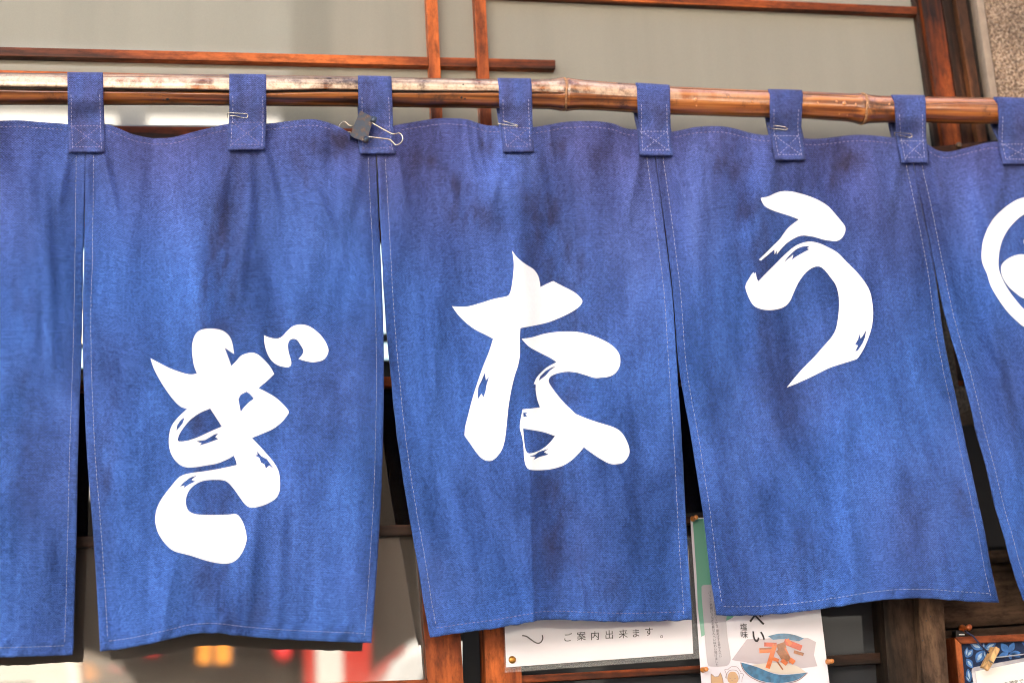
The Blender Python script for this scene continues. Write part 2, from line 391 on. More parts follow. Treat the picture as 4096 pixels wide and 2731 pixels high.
def mat_bamboo():
    m, nt, p = newmat('weathered_bamboo')
    at = N(nt, 'ShaderNodeAttribute', attribute_name='sheen_and_wear')      # r painted sky highlight, g crack, b redness
    sp = N(nt, 'ShaderNodeSeparateColor'); L(nt, at.outputs['Color'], sp.inputs[0])
    tc = N(nt, 'ShaderNodeTexCoord'); mp = N(nt, 'ShaderNodeMapping'); mp.inputs['Scale'].default_value = (3.0, 160, 160); L(nt, tc.outputs['Object'], mp.inputs[0])
    n1 = N(nt, 'ShaderNodeTexNoise'); n1.inputs['Scale'].default_value = 1; n1.inputs['Detail'].default_value = 8; L(nt, mp.outputs[0], n1.inputs[0])
    n2 = N(nt, 'ShaderNodeTexNoise'); n2.inputs['Scale'].default_value = 26; n2.inputs['Detail'].default_value = 8; n2.inputs['Roughness'].default_value = .7; L(nt, tc.outputs['Object'], n2.inputs[0])
    def ramp(sock, cols, a=.32, b=.68):
        c = N(nt, 'ShaderNodeValToRGB'); c.color_ramp.elements[0].position = a; c.color_ramp.elements[0].color = rgba(cols[0])
        c.color_ramp.elements[1].position = b; c.color_ramp.elements[1].color = rgba(cols[2]); c.color_ramp.elements.new((a+b)/2).color = rgba(cols[1])
        L(nt, sock, c.inputs[0]); return c.outputs[0]
    def mix(f, a, b):
        q = N(nt, 'ShaderNodeMix', data_type='RGBA'); L(nt, f, q.inputs[0])
        for s, v in ((q.inputs[6], a), (q.inputs[7], b)):
            if isinstance(v, bpy.types.NodeSocket): L(nt, v, s)
            else: s.default_value = rgba(v)
        return q.outputs[2]
    brown = ramp(n1.outputs[0], ((.025, .007, .002), (.15, .042, .007), (.36, .12, .022)), .40, .62)
    red = ramp(n1.outputs[0], ((.15, .038, .008), (.38, .115, .022), (.55, .21, .055)), .40, .62)
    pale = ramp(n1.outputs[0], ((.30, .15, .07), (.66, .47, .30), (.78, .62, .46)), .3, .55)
    c = mix(sp.outputs[2], brown, red)
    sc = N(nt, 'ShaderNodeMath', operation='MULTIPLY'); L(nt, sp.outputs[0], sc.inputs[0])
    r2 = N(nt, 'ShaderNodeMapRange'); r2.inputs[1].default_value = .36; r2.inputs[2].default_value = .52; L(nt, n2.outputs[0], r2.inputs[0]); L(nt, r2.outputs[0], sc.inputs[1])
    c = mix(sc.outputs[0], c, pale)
    gr = N(nt, 'ShaderNodeMapRange'); gr.inputs[1].default_value = .53; gr.inputs[2].default_value = .66; gr.inputs[4].default_value = .85; L(nt, n2.outputs[0], gr.inputs[0])
    c = mix(gr.outputs[0], c, (.05, .02, .01))
    c = mix(sp.outputs[1], c, (.006, .003, .002))
    L(nt, c, p.inputs['Base Color']); p.inputs['Roughness'].default_value = .38
    p.inputs['Coat Weight'].default_value = 1.0; p.inputs['Coat Roughness'].default_value = .12
    b = N(nt, 'ShaderNodeBump'); b.inputs['Distance'].default_value = .0006; L(nt, n1.outputs[0], b.inputs['Height']); L(nt, b.outputs[0], p.inputs['Normal'])
    return m
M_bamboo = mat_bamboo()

def mat_rough():
    m, nt, p = newmat('tan_roughcast')
    tc = N(nt, 'ShaderNodeTexCoord')
    v = N(nt, 'ShaderNodeTexVoronoi'); v.inputs['Scale'].default_value = 230; L(nt, tc.outputs['Object'], v.inputs[0])
    n = N(nt, 'ShaderNodeTexNoise'); n.inputs['Scale'].default_value = 300; n.inputs['Detail'].default_value = 6; L(nt, tc.outputs['Object'], n.inputs[0])
    n2 = N(nt, 'ShaderNodeTexNoise'); n2.inputs['Scale'].default_value = 14; n2.inputs['Detail'].default_value = 4; L(nt, tc.outputs['Object'], n2.inputs[0])
    c = N(nt, 'ShaderNodeValToRGB'); c.color_ramp.elements[0].position = .36; c.color_ramp.elements[0].color = (.12, .078, .05, 1)
    c.color_ramp.elements[1].position = .62; c.color_ramp.elements[1].color = (.44, .32, .22, 1); c.color_ramp.elements.new(.48).color = (.27, .18, .115, 1)
    L(nt, n.outputs[0], c.inputs[0])
    r = N(nt, 'ShaderNodeMapRange'); r.inputs[1].default_value = .3; r.inputs[2].default_value = .7; r.inputs[3].default_value = .7; r.inputs[4].default_value = 1.2; L(nt, n2.outputs[0], r.inputs[0])
    s = N(nt, 'ShaderNodeVectorMath', operation='SCALE'); L(nt, c.outputs[0], s.inputs[0]); L(nt, r.outputs[0], s.inputs['Scale']); L(nt, s.outputs[0], p.inputs['Base Color'])
    p.inputs['Roughness'].default_value = .95
    b = N(nt, 'ShaderNodeBump'); b.inputs['Distance'].default_value = .004; L(nt, v.outputs['Distance'], b.inputs['Height']); b.invert = True; L(nt, b.outputs[0], p.inputs['Normal'])
    return m
M_rough = mat_rough()
M_plaster = plain('pale_plaster', (.27, .205, .15), .9, var=.15, scale=60, bump=.001)

# ------------------------------------------------------------------ the street behind the camera (seen reflected in the glass)
box('pavement', (-14, -1.2, -.10), (16, .9, 0.0), plain('grey_paving', (.22, .21, .20), .9, var=.2, scale=6))['kind'] = 'structure'
box('road', (-60, -60, -.5), (60, -1.2, -.12), plain('asphalt', (.055, .053, .05), .9, var=.2, scale=8))['kind'] = 'structure'
box('ground', (-60, .9, -.5), (60, 60, -.12), plain('bare_ground', (.16, .14, .12), .95, var=.2, scale=2))['kind'] = 'structure'
M_ext = plain('brown_boarding', (.10, .07, .05), .8, var=.25, scale=5)
M_tile = plain('dark_roof_tiles', (.06, .06, .065), .6, var=.2, scale=12)
M_wwall = plain('white_render', (.80, .76, .69), .9, var=.08, scale=3)
M_bwall = plain('dark_timber_cladding', (.035, .027, .021), .9, spec=.1, var=.15, scale=2)
M_glassd = plain('dark_window_glass', (.03, .035, .04), .08)
# shop the curtain hangs on: upper storey, roof and closed dark interior
M_clear, n__, p__ = newmat('clear_glass'); p__.inputs['Base Color'].default_value = (.02, .02, .02, 1); p__.inputs['Roughness'].default_value = .02; p__.inputs['Alpha'].default_value = .10
def glow(name, col, e):
    m, nt, p = newmat(name); p.inputs['Base Color'].default_value = rgba(col); p.inputs['Emission Color'].default_value = rgba(col); p.inputs['Emission Strength'].default_value = e
    return m
shop = thing('shop_building', 'timber shop building behind the curtain with dark interior', 'building', (0, .9, 0))
box('upper_wall', (-9, .22, 2.95), (9, 6.0, 6.0), M_ext, shop)
box('interior_wall', (-9, .75, 0.0), (9, .95, 2.95), M_dark, shop)
lw = prism('lit_back_window', [(200, 960), (1700, 940), (1700, 1436), (200, 1476)], .735, .01, M_black, shop, bev=0)
prism('pane', [(200, 1000), (1700, 975), (1700, 1325), (200, 1362)], .728, .005, glow('lit_frosted_pane', (.62, .80, .84), .13), lw, bev=0)
prism('pane', [(200, 1400), (1700, 1368), (1700, 1430), (200, 1470)], .728, .005, glow('lit_blue_pane', (.55, .78, .86), .13), lw, bev=0)
lathe('ceiling_lamp', unp(320, 1290, .60), [(-.03, .012), (-.026, .018), (0, .02), (.03, .016)], glow('warm_lamp', (1, .82, .45), .35), shop, axis=Vector((0, 0, 1)))
box('roof', (-9.4, -.1, 6.0), (9.4, 6.4, 6.25), M_tile, shop)
# opposite buildings
xa = mirror(1120, 300, -8.2)[0]
zt = mirror(300, 238, -8.2)[2]
ob1 = thing('street_house', 'white rendered house across the street, reflected in the shop glass', 'building', (xa-5, -8.2, -.12))
box('wall', (xa-45, -13, -.12), (xa, -8.2, zt-.18), M_wwall, ob1)
box('boarding', (xa-45, -8.26+.09, -.12), (xa, -8.2+.09, 3.2), plain('dark_charred_boarding', (.012, .010, .008), .9, spec=.1, var=.25, scale=5), ob1)
box('roof', (xa-45.2, -13.2, zt-.18), (xa+.1, -8.0, zt), M_tile, ob1)
xg = mirror(540, 300, -8.2)[0]
box('rain_pipe', (xg-.09, -8.2, 3.2), (xg+.09, -8.08, zt-.18), M_tile, ob1)
for k in range(14):
    x0 = xa-29+k*2.0
    f = box('window', (x0, -8.2, 3.9), (x0+1.0, -8.15, 4.7), M_drkx, ob1)
    box('pane', (x0+.06, -8.15, 3.96), (x0+.94, -8.146, 4.64), M_glassd, f)
ob3 = thing('sky_blocker', 'dull grey block added behind the white house to hide sky from the pane', 'building', (xa-6, -15, -.12))  # added building, keeps the sky out of the pane's reflection
box('wall', (xa-45, -22, -.12), (xa+2.5, -15, 12.0), plain('dull_grey_render', (.055, .055, .05), .9, spec=.1, var=.2, scale=1), ob3)
box('roof', (xa-45.2, -22.2, 12.0), (xa+2.6, -14.8, 12.2), M_tile, ob3)
ob2 = thing('street_house', 'unseen dark timber house across the street, made tall to block light from the right', 'building', (xa+5, -6.9, -.12))  # height, dark walls and length shaped to cut sky light from the right
box('wall', (xa+.3, -13, -.12), (xa+45, -6.9, 10.2), M_bwall, ob2)
box('roof', (xa+.2, -13.2, 10.2), (xa+45.2, -6.7, 10.4), M_tile, ob2)
for k in range(12):
    x0 = xa+1.2+k*2.6
    f = box('window', (x0, -6.9, 2.6), (x0+1.3, -6.85, 3.6), M_drkx, ob2)
    box('pane', (x0+.06, -6.85, 2.66), (x0+1.24, -6.846, 3.54), M_glassd, f)

def van(label, x_end, y0, h, front_left, paint, rot):
    """small box van, its left or right end at x_end"""
    t = thing('parked_van', label, 'van', (x_end, y0, -.12), 'vans parked across the street')
    Ln, Wd = 3.35, 1.45
    prof = [(0, .30), (0, .85), (.10, 1.0), (.22, 1.05), (.62, h-.10), (.80, h-.02), (1.1, h), (3.05, h-.01), (3.22, h-.06), (3.32, 1.1), (3.35, .85), (3.35, .30)]
    s = 1 if front_left else -1
    def T(x, y, z):
        X = x if front_left else x-Ln if False else -(Ln-x)
        if not front_left: X = -x
        c, q = math.cos(rot), math.sin(rot)
        return Vector((x_end+c*X-q*y, y0+q*X+c*y, z-.12))
    bm = bmesh.new()
    A = [bm.verts.new(T(x, 0, z)) for x, z in prof]; B = [bm.verts.new(T(x, -Wd, z)) for x, z in prof]
    fs = [bm.faces.new(A), bm.faces.new(B[::-1])]
    n = len(prof)
    for i in range(n): fs.append(bm.faces.new((A[i], B[i], B[(i+1) % n], A[(i+1) % n])))
    bmesh.ops.bevel(bm, geom=list({e for f in fs for e in f.edges}), offset=.05, segments=3, affect='EDGES')
    bm_link('body', bm, paint, t, smooth=False)
    def panel(name, pts, mat, y=.012, d=.02):
        b2 = bmesh.new(); a = [b2.verts.new(T(x, y, z)) for x, z in pts]; c = [b2.verts.new(T(x, y-d, z)) for x, z in pts]
        b2.faces.new(a); b2.faces.new(c[::-1])
        for i in range(len(pts)): b2.faces.new((a[i], c[i], c[(i+1) % len(pts)], a[(i+1) % len(pts)]))
        return bm_link(name, b2, mat, t)
    panel('window', [(.42, 1.08), (.72, h-.2), (1.35, h-.2), (1.35, 1.08)], M_glassd)
    panel('window', [(1.48, 1.08), (1.48, h-.2), (2.3, h-.2), (2.3, 1.08)], M_glassd)
    panel('window', [(2.42, 1.08), (2.42, h-.2), (3.05, h-.2), (3.15, 1.08)], M_glassd)
    red = plain('red_lamp', (.7, .02, .02), .2, coat=1)
    for yy in (-.02, -Wd+.22):
        b2 = bmesh.new()
        q = [T(3.3, yy, .75), T(3.38, yy, .75), T(3.34, yy, h-.35), T(3.26, yy, h-.35)]
        w = [T(3.3, yy-.2, .75), T(3.38, yy-.2, .75), T(3.34, yy-.2, h-.35), T(3.26, yy-.2, h-.35)]
        a = [b2.verts.new(p) for p in q]; c = [b2.verts.new(p) for p in w]
        b2.faces.new(a); b2.faces.new(c[::-1])
        for i in range(4): b2.faces.new((a[i], c[i], c[(i+1) % 4], a[(i+1) % 4]))
        bm_link('tail_lamp', b2, red, t)
    for wx in (.62, 2.75):
        for wy in (.01, -Wd+.16):
            ctr = T(wx, wy, .28); ax = (T(wx, wy+1, .28)-ctr)
            w = lathe('wheel', ctr, [(-.17, .2), (-.16, .27), (-.02, .28), (0, .25)], M_black, t, axis=ax)
            lathe('rim', ctr, [(-.02, .18), (.005, .17), (.008, .04)], M_steel, w, axis=ax, n=16)
    return t
pa = mirror(415, 2590, -4.7)
van('white van parked with its tail to the right, reflected at bottom left', pa[0], -4.7, pa[2]+.12, True, plain('white_car_paint', (.78, .74, .66), .25, coat=1), math.radians(0)) if False else None
def place_vans():
    p1 = mirror(430, 2520, -4.7)
    van('white van parked tail to the right, mirrored at bottom left of the glass', p1[0]-3.35*math.cos(.10), -4.7-3.35*math.sin(.10), p1[2]+.12, True, plain('white_car_paint', (.80, .74, .62), .25, coat=1), .10)
    p2 = mirror(1395, 2700, -4.3); p3 = mirror(1690, 2492, -4.3)
    van('silver van with sloping windscreen, mirrored near the door stile', p2[0]-.42, -4.3, p3[2]+.12, True, plain('silver_car_paint', (.62, .60, .56), .2, coat=1), 0)
place_vans()
def banner(p, w, h, lab):
    t = thing('banner', lab, 'banner', (p[0], p[1], -.12), 'orange banners across the street')
    bm = bmesh.new(); vs = []
    for i in range(13):
        for j in range(5):
            vs.append(bm.verts.new((p[0]+(j/4-.5)*w+.01*math.sin(i*.9), p[1]+.02*math.sin(i*.7+j), p[2]+h*i/12)))
    for i in range(12):
        for j in range(4): bm.faces.new((vs[i*5+j], vs[i*5+j+1], vs[i*5+j+6], vs[i*5+j+5]))
    bm_link('cloth', bm, plain('orange_banner_cloth', (.85, .30, .03), .8), t)
    tube('pole', [(p[0]+w*.55, p[1], -.12), (p[0]+w*.55, p[1], p[2]+h+.06)], .012, M_black, t)
banner(mirror(818, 2652, -6.6), .085, 1.2, 'left one of two orange banners, mirrored under the curtain')
banner(mirror(890, 2652, -6.6), .10, 1.2, 'right one of two orange banners, mirrored under the curtain')
def lantern(p, r, lab):
    t = thing('paper_lantern', lab, 'lantern', (p[0], p[1], p[2]-r*1.4), 'red lanterns across the street')
    lathe('shade', p, [(-r*1.3, r*.45), (-r*.9, r*.85), (-r*.3, r), (r*.3, r), (r*.9, r*.85), (r*1.3, r*.45)], plain('red_lantern_paper', (.75, .03, .03), .5), t, axis=Vector((0, 0, 1)))
    lathe('cap', p, [(r*1.3, r*.5), (r*1.5, r*.5)], M_black, t, axis=Vector((0, 0, 1)))
    tube('cord', [p+np.array([0, 0, r*1.5]), np.array([p[0], p[1], 3.2])], .006, M_black, t)
lantern(mirror(605, 2585, -6.9), .055, 'red paper lantern mirrored left of the orange banners')
lantern(mirror(1130, 2608, -6.9), .05, 'red paper lantern mirrored right of the orange banners')
# red and white sign box beyond the silver van
p = mirror(1215, 2480, -6.2); q = mirror(1450, 2760, -6.2)
vm = thing('vending_machine', 'red and white drinks machine mirrored beside the silver van', 'vending machine', ((p[0]+q[0])/2, -6.3, -.12))
box('cabinet', (p[0], -6.7, -.12), (q[0]+.05, -6.2, p[2]-.05), plain('red_machine_paint', (.45, .03, .02), .3, coat=.5), vm, bev=.02)
box('display_panel', (p[0]+.06, -6.2, q[2]+.02), (p[0]+.20, -6.18, p[2]-.12), plain('white_panel', (.6, .57, .5), .3), vm, bev=.005)
box('coin_panel', (p[0]+.24, -6.2, .7), (q[0], -6.19, 1.3), M_black, vm)
# the photographer, seen only as a dark shape in the glass
def person():
    t = thing('person', 'person in dark jacket and brimmed hat taking the photo, a shape in the glass', 'person', (CAM[0], CAM[1]-.24, 0))
    bx, by = CAM[0], CAM[1]-.26
    J = {'pel': (0, 0, .86, .13, .10), 'sp1': (0, 0, 1.04, .125, .095), 'ch': (0, 0, 1.20, .15, .10), 'nk0': (0, .01, 1.32, .07, .06), 'nk': (0, .03, 1.38, .05, .05),
         'hd0': (0, .07, 1.43, .066, .075), 'hd': (0, .075, 1.52, .072, .085), 'hd1': (0, .07, 1.59, .05, .06),
         'sl': (-.17, 0, 1.29, .06, .055), 'el': (-.27, .09, 1.14, .042, .042), 'wl': (-.10, .21, 1.36, .028, .028), 'hl': (-.075, .235, 1.41, .03, .02),
         'sr': (.17, 0, 1.29, .06, .055), 'er': (.27, .09, 1.14, .042, .042), 'wr': (.10, .21, 1.36, .028, .028), 'hr': (.075, .235, 1.41, .03, .02),
         'tl': (-.095, 0, .78, .09, .09), 'kl': (-.11, .01, .46, .06, .06), 'al': (-.12, -.02, .09, .042, .042), 'fl': (-.13, .13, .035, .04, .03),
         'tr': (.095, 0, .78, .09, .09), 'kr': (.11, .01, .46, .06, .06), 'ar': (.12, -.02, .09, .042, .042), 'fr': (.13, .13, .035, .04, .03)}
    E = 'pel-sp1 sp1-ch ch-nk0 nk0-nk nk-hd0 hd0-hd hd-hd1 ch-sl sl-el el-wl wl-hl ch-sr sr-er er-wr wr-hr pel-tl tl-kl kl-al al-fl pel-tr tr-kr kr-ar ar-fr'.split()
    ks = list(J); me = bpy.data.meshes.new('body')
    V = [(bx+J[k][0], by+J[k][1], J[k][2]) for k in ks]; ed = [tuple(ks.index(a) for a in e.split('-')) for e in E]
    # five fingers and a thumb root on each hand, closing forward on the camera
    rad = [J[k][3:] for k in ks]
    for side, h in ((-1, 'hl'), (1, 'hr')):
        b = np.array(V[ks.index(h)])
        for f in range(5):
            o = np.array([side*-.012, .018, .030-.016*f]) if f else np.array([side*.005, .0, -.035])
            i0 = len(V); V.append(tuple(b+o*.9)); rad.append((.009, .009)); ed.append((ks.index(h), i0))
            V.append(tuple(b+o*1.4+np.array([side*-.022, .012, 0]))); rad.append((.008, .008)); ed.append((i0, i0+1))
    me.from_pydata(V, ed, [])
    o = link('body', me, plain('dark_clothing', (.06, .05, .045), .9), t)
    md = o.modifiers.new('skin', 'SKIN'); sv = me.skin_vertices[0].data
    for i, r in enumerate(rad): sv[i].radius = r; 
    sv[0].use_root = True
    o.modifiers.new('sub', 'SUBSURF').levels = 1
    hc = (bx, by+.07, 1.575)
    lathe('hat', hc, [(-.004, .185), (.006, .18), (.012, .105), (.05, .10), (.085, .085), (.10, .05), (.103, .005)], plain('dark_felt', (.05, .045, .04), .95), t, axis=Vector((0, 0, 1)), n=28)
    sk = plain('skin', (.42, .24, .16), .6)
    bm = bmesh.new()
    add_lathe(bm, (bx, by+.152, 1.50), [(0, .014), (.012, .011), (.02, .004)], Vector((0, 1, -.2)), 10)
    bm_link('nose', bm, sk, t, smooth=True)
    for s in (-1, 1):
        lathe('eye', (bx+s*.03, by+.152, 1.525), [(0, .011), (.004, .008), (.006, .002)], M_ink, t, axis=Vector((0, 1, 0)), n=10)
        lathe('ear', (bx+s*.072, by+.07, 1.51), [(0, .025), (.008, .02), (.012, .006)], sk, t, axis=Vector((s, .2, 0)), n=10)
    box('mouth', (bx-.022, by+.148, 1.462), (bx+.022, by+.154, 1.468), plain('lips', (.3, .1, .08), .6), t)
person()

# ------------------------------------------------------------------ shop front: transom window with lattice
YB = 0.058   # front of lattice bars
tw = thing('transom_window', 'pale paper backed window above the curtain crossed by red wooden lattice', 'window', unp(1800, 400, YG))
prism('pane', [(-900, -700), (3700, -700), (3760, 700), (3765, 890), (-900, 900)], YG, .008, M_pane, tw, bev=0)
prism('clear_pane', [(-900, 930), (3765, 900), (3780, 1515), (-900, 1560)], YG, .004, M_clear, tw, bev=0)
def hbar(y0l, y0r, th0, th1, x0, x1, Y=YB, t=.03, m=None, name='lattice_bar', parent=None):
    return prism(name, [(x0, y0l), (x1, y0r), (x1, y0r+th1), (x0, y0l+th0)], Y, t, m or M_redx, parent or tw)
def hb(p, q, th, x0, x1, **k):
    s = (q[1]-p[1])/(q[0]-p[0])
    return hbar(p[1]+s*(x0-p[0]), p[1]+s*(x1-p[0]), th, th, x0, x1, **k)
hb((0, 890), (3000, 870), 60, -900, 3700, Y=YB+.005, t=.016)
# horizontal bars sit behind the two uprights
hb((0, 188), (1700, 228), 35, -900, 2222, Y=YB+.005, t=.016)
hb((0, 281), (1300, 311), 52, -900, 1712, Y=YB+.005, t=.016)
hb((500, 505), (1340, 513), 62, -900, 1722, Y=YB+.005, t=.016)
hb((2696, -15), (3672, 28), 30, 1930, 3668, Y=YB+.005, t=.016)
def vb(xl0, xl1, y1, w, y0=-500, yend=1510, **k):
    s = (xl1-xl0)/y1
    return prism('lattice_bar', [(xl0+s*y0, y0), (xl0+w+s*y0, y0), (xl0+w+s*yend, yend), (xl0+s*yend, yend)], YB, .026, M_redz, tw)
vb(1705, 1726, 476, 45); vb(1897, 1922, 494, 46)
# door heads and doors below the transom
ld = thing('sliding_door', 'left sliding door with red stiles and glass that mirrors the street', 'door', unp(800, 2731, YG))
hb((330, 1522), (1600, 1505), 38, -900, 3600, Y=.0635, t=.03, m=M_redx, name='rail', parent=ld)
prism('glass_pane', [(-900, 1562), (1850, 1545), (1850, 2120), (-900, 2170)], YG+.004, .006, M_panek, ld, bev=0)
hb((340, 2144), (1620, 2097), 42, -900, 1850, Y=.0635, t=.03, m=M_drkx, name='rail', parent=ld)
prism('glass_pane', [(-900, 2200), (1850, 2130), (1850, 2790), (-900, 2830)], YG, .006, M_paned, ld, bev=0)
prism('stile', [(1668, 2135), (1817, 2135), (1854, 2731), (1862, 2900), (1720, 2900), (1710, 2715)], .055, .04, M_redz, ld)
hb((1317, 2729), (1710, 2715), 120, -900, 1709, Y=.0595, t=.03, m=M_redx, name='rail', parent=ld)
rd = thing('sliding_door', 'right sliding door holding the white notice and the food poster', 'door', unp(2700, 2731, YG))
prism('stile', [(1905, 1560), (2055, 1560), (2087, 2731), (2094, 2900), (1952, 2900), (1944, 2731)], .055, .04, M_redz, rd)
prism('glass_pane', [(2050, 1540), (3640, 1520), (3640, 2010), (2050, 2080)], YG+.012, .006, M_panek, rd, bev=0)
hb((2087, 2090), (2801, 2062), 30, 2075, 3640, Y=.066, t=.03, m=M_drkx, name='rail', parent=rd)
prism('glass_pane', [(2050, 2090), (3640, 2050), (3640, 2900), (2050, 2900)], YG+.004, .006, M_paneb, rd, bev=0)
hb((2087, 2700), (2801, 2659), 30, 2085, 2900, Y=.0635, t=.03, m=M_redx, name='rail', parent=rd)
hb((2801, 2653), (3541, 2606), 44, 2900, 3660, Y=.0635, t=.03, m=M_drkx, name='rail', parent=rd)

# ------------------------------------------------------------------ timber frame and roughcast wall at the right
df = thing('door_frame', 'dark red timber door frame between the pale window and the roughcast wall', 'door frame', unp(3760, 600, .1))
def slant(a0, b0, a1, b1, y1, Y, t, m, name, y0=-400, ye=1500):
    sa, sb = (a1-a0)/y1, (b1-b0)/y1
    return prism(name, [(a0+sa*y0, y0), (b0+sb*y0, y0), (b0+sb*ye, ye), (a0+sa*ye, ye)], Y, t, m, df, bev=.0015)
slant(3658, 3690, 3713, 3750, 383, .064, .03, M_drkz, 'stop_bead')
slant(3684, 3764, 3744, 3821, 383, .055, .06, M_redz, 'jamb')
slant(3767, 3821, 3824, 3882, 383, .0615, .05, M_drkz, 'jamb')
slant(3823, 3866, 3884, 3923, 383, .051, .07, wood('mid_brown_wood', ((.05, .02, .008), (.19, .065, .02), (.30, .12, .045)), 'z'), 'jamb')
slant(3868, 3915, 3925, 3973, 391, .0635, .05, wood('black_wood', ((.008, .006, .004), (.02, .015, .011), (.04, .028, .02)), 'z'), 'cover_strip')
hb((3700, 590), (3990, 560), 46, 3700, 4200, Y=.046, t=.02, m=M_drkx, name='cross_rail', parent=df)
lathe('nail', unp(3832, 584, .046), [(0, .004), (.004, .004), (.005, .002)], plain('rusty_nail', (.16, .10, .06), .6, metal=.5), df, n=10)
prism('jamb', [(3520, 2240), (3666, 2240), (3700, 2800), (3559, 2800)], .045, .05, wood('shaded_post_side_wood', ((.008, .005, .003), (.030, .017, .010), (.060, .035, .021)), 'z', .6), df, bev=.002)  # stands in for the post's left side, shade put into its colour
rw = thing('roughcast_wall', 'tan roughcast wall at the upper right beside the timber frame', 'wall', unp(4050, 400, .1))
prism('wall_body', [(3863, -500), (5600, -500), (5600, 1500), (4159, 1500)], .049, .3, M_rough, rw, bev=0)
prism('plaster_edge', [(3833, -500), (3864, -500), (3907-22, 0), (3935, 0), (3992, 388), (4150, 1500), (4123, 1500), (3964, 388), (3906, 0)][0:0] or [(3830, -520), (3861, -520), (4165, 1500), (4132, 1500)], .205, .04, M_plaster, rw, bev=0) if False else \
prism('plaster_edge', [(3906-.148*500, -500), (3937-.148*500, -500), (3937+.148*1500, 1500), (3906+.148*1500, 1500)], .045, .05, M_plaster, rw, bev=.004)

# ------------------------------------------------------------------ brown post, plank wall and the cloth backed notice board
po = prism('timber_post', [(3659, 2100), (3754, 2100), (3795, 2731), (3812, 3000), (3705, 3000), (3692, 2731)], .030, .11, M_brnz, None, bev=.002)
tag(po, 'square brown timber post standing left of the plank wall', 'post')
for (x, y) in ((3722, 2464), (3705, 2481), (3691, 2560)):
    lathe('nail_hole', unp(x, y, .0298), [(0, .0009), (.0003, .0008)], M_ink, po, n=8)
pw = thing('plank_wall', 'brown plank wall behind the notice board at bottom right', 'wall', unp(4000, 2600, .08))
prism('cap_rail', [(3700, 2212), (4700, 2165), (4700, 2214), (3700, 2262)], .068, .05, M_brnx, pw, bev=.003)
prism('plank', [(3740, 2266), (4700, 2218), (4700, 2452), (3740, 2515)], .082, .03, M_brnx, pw, bev=.002)
prism('plank', [(3740, 2523), (4700, 2462), (4700, 2860), (3740, 2900)], .084, .03, M_brnx, pw, bev=.002)
box('back_board', (unp(3640, 2400, .15)[0], .150, 1.2), (unp(5200, 2400, .15)[0], .17, unp(3800, 2190, .15)[2]), M_dark, pw)

nb = thing('notice_board', 'red framed board lined with indigo leaf cloth on the plank wall', 'notice board', unp(3960, 2640, .055))
YF = .050
prism('frame_rail', [(3820, 2546), (4620, 2511), (4620, 2538), (3847, 2573)], YF, .028, M_frame, nb, bev=.001)
prism('frame_stile', [(3819, 2549), (3846, 2575), (3866, 2800), (3842, 2800)], YF, .028, wood('reddish_frame_wood_upright', ((.16, .035, .010), (.38, .10, .026), (.52, .17, .05)), 'z', .5), nb, bev=.001)
M_ind = plain('indigo_cotton', (.010, .024, .075), .9, var=.3, scale=400)
M_leaf = plain('mid_blue_resist_print', (.055, .17, .46), .9, var=.35, scale=160)
M_leafp = plain('pale_blue_resist_print', (.36, .52, .72), .9, var=.3, scale=200)
prism('cloth_backing', [(3840, 2568), (4630, 2530), (4630, 2800), (3860, 2800)], YF+.010, .004, M_ind, nb, bev=0)
def leaf_poly(cx, cy, tx, ty, w):
    d = np.array([tx-cx, ty-cy]); n = np.array([-d[1], d[0]])
    c = np.array([cx, cy]); out = []
    for t, k in ((0.08, 0), (.25, .6), (.5, 1), (.75, .75), (1, 0), (.75, -.75), (.5, -1), (.25, -.6)):
        out.append(c+d*t+n*(k*w/2))
    return catmull([tuple(p) for p in out], 3)
def LP(x, y): return (3870+x*.109, 2560+y*.109)
clusters = [((600, 330), [((100, 110), .5), ((330, 800), .62), ((590, 90), .5), ((1050, 90), .45), ((900, 290), .35), ((660, 640), .35)]),
            ((1530, 470), [((1230, 110), .55), ((1700, 70), .5), ((1950, 450), .42), ((1150, 560), .45), ((1600, 690), .55), ((1950, 600), .3)]),
            ((-60, 640), [((190, 330), .6), ((190, 1000), .55), ((-10, 250), .4)]),
            ((110, 1540), [((10, 1040), .42), ((-60, 1300), .4), ((330, 1600), .4)]),
            ((2260, 200), [((2000, 60), .5), ((2500, 90), .5), ((2400, 520), .5), ((2080, 330), .45)])]
for c, ls in clusters:
    for tip, w in ls:
        a, b = LP(*c), LP(*tip)
        lf = flat('leaf', [leaf_poly(*a, *b, w)], YF+.0097, M_leaf, nb)
        m_ = (a[0]+(b[0]-a[0])*.22, a[1]+(b[1]-a[1])*.22)
        e_ = (a[0]+(b[0]-a[0])*.86, a[1]+(b[1]-a[1])*.86)
        if tip[0] < 1060: flat('vein_print', [leaf_poly(*m_, *e_, w*.6)], YF+.0094, M_leafp, lf)
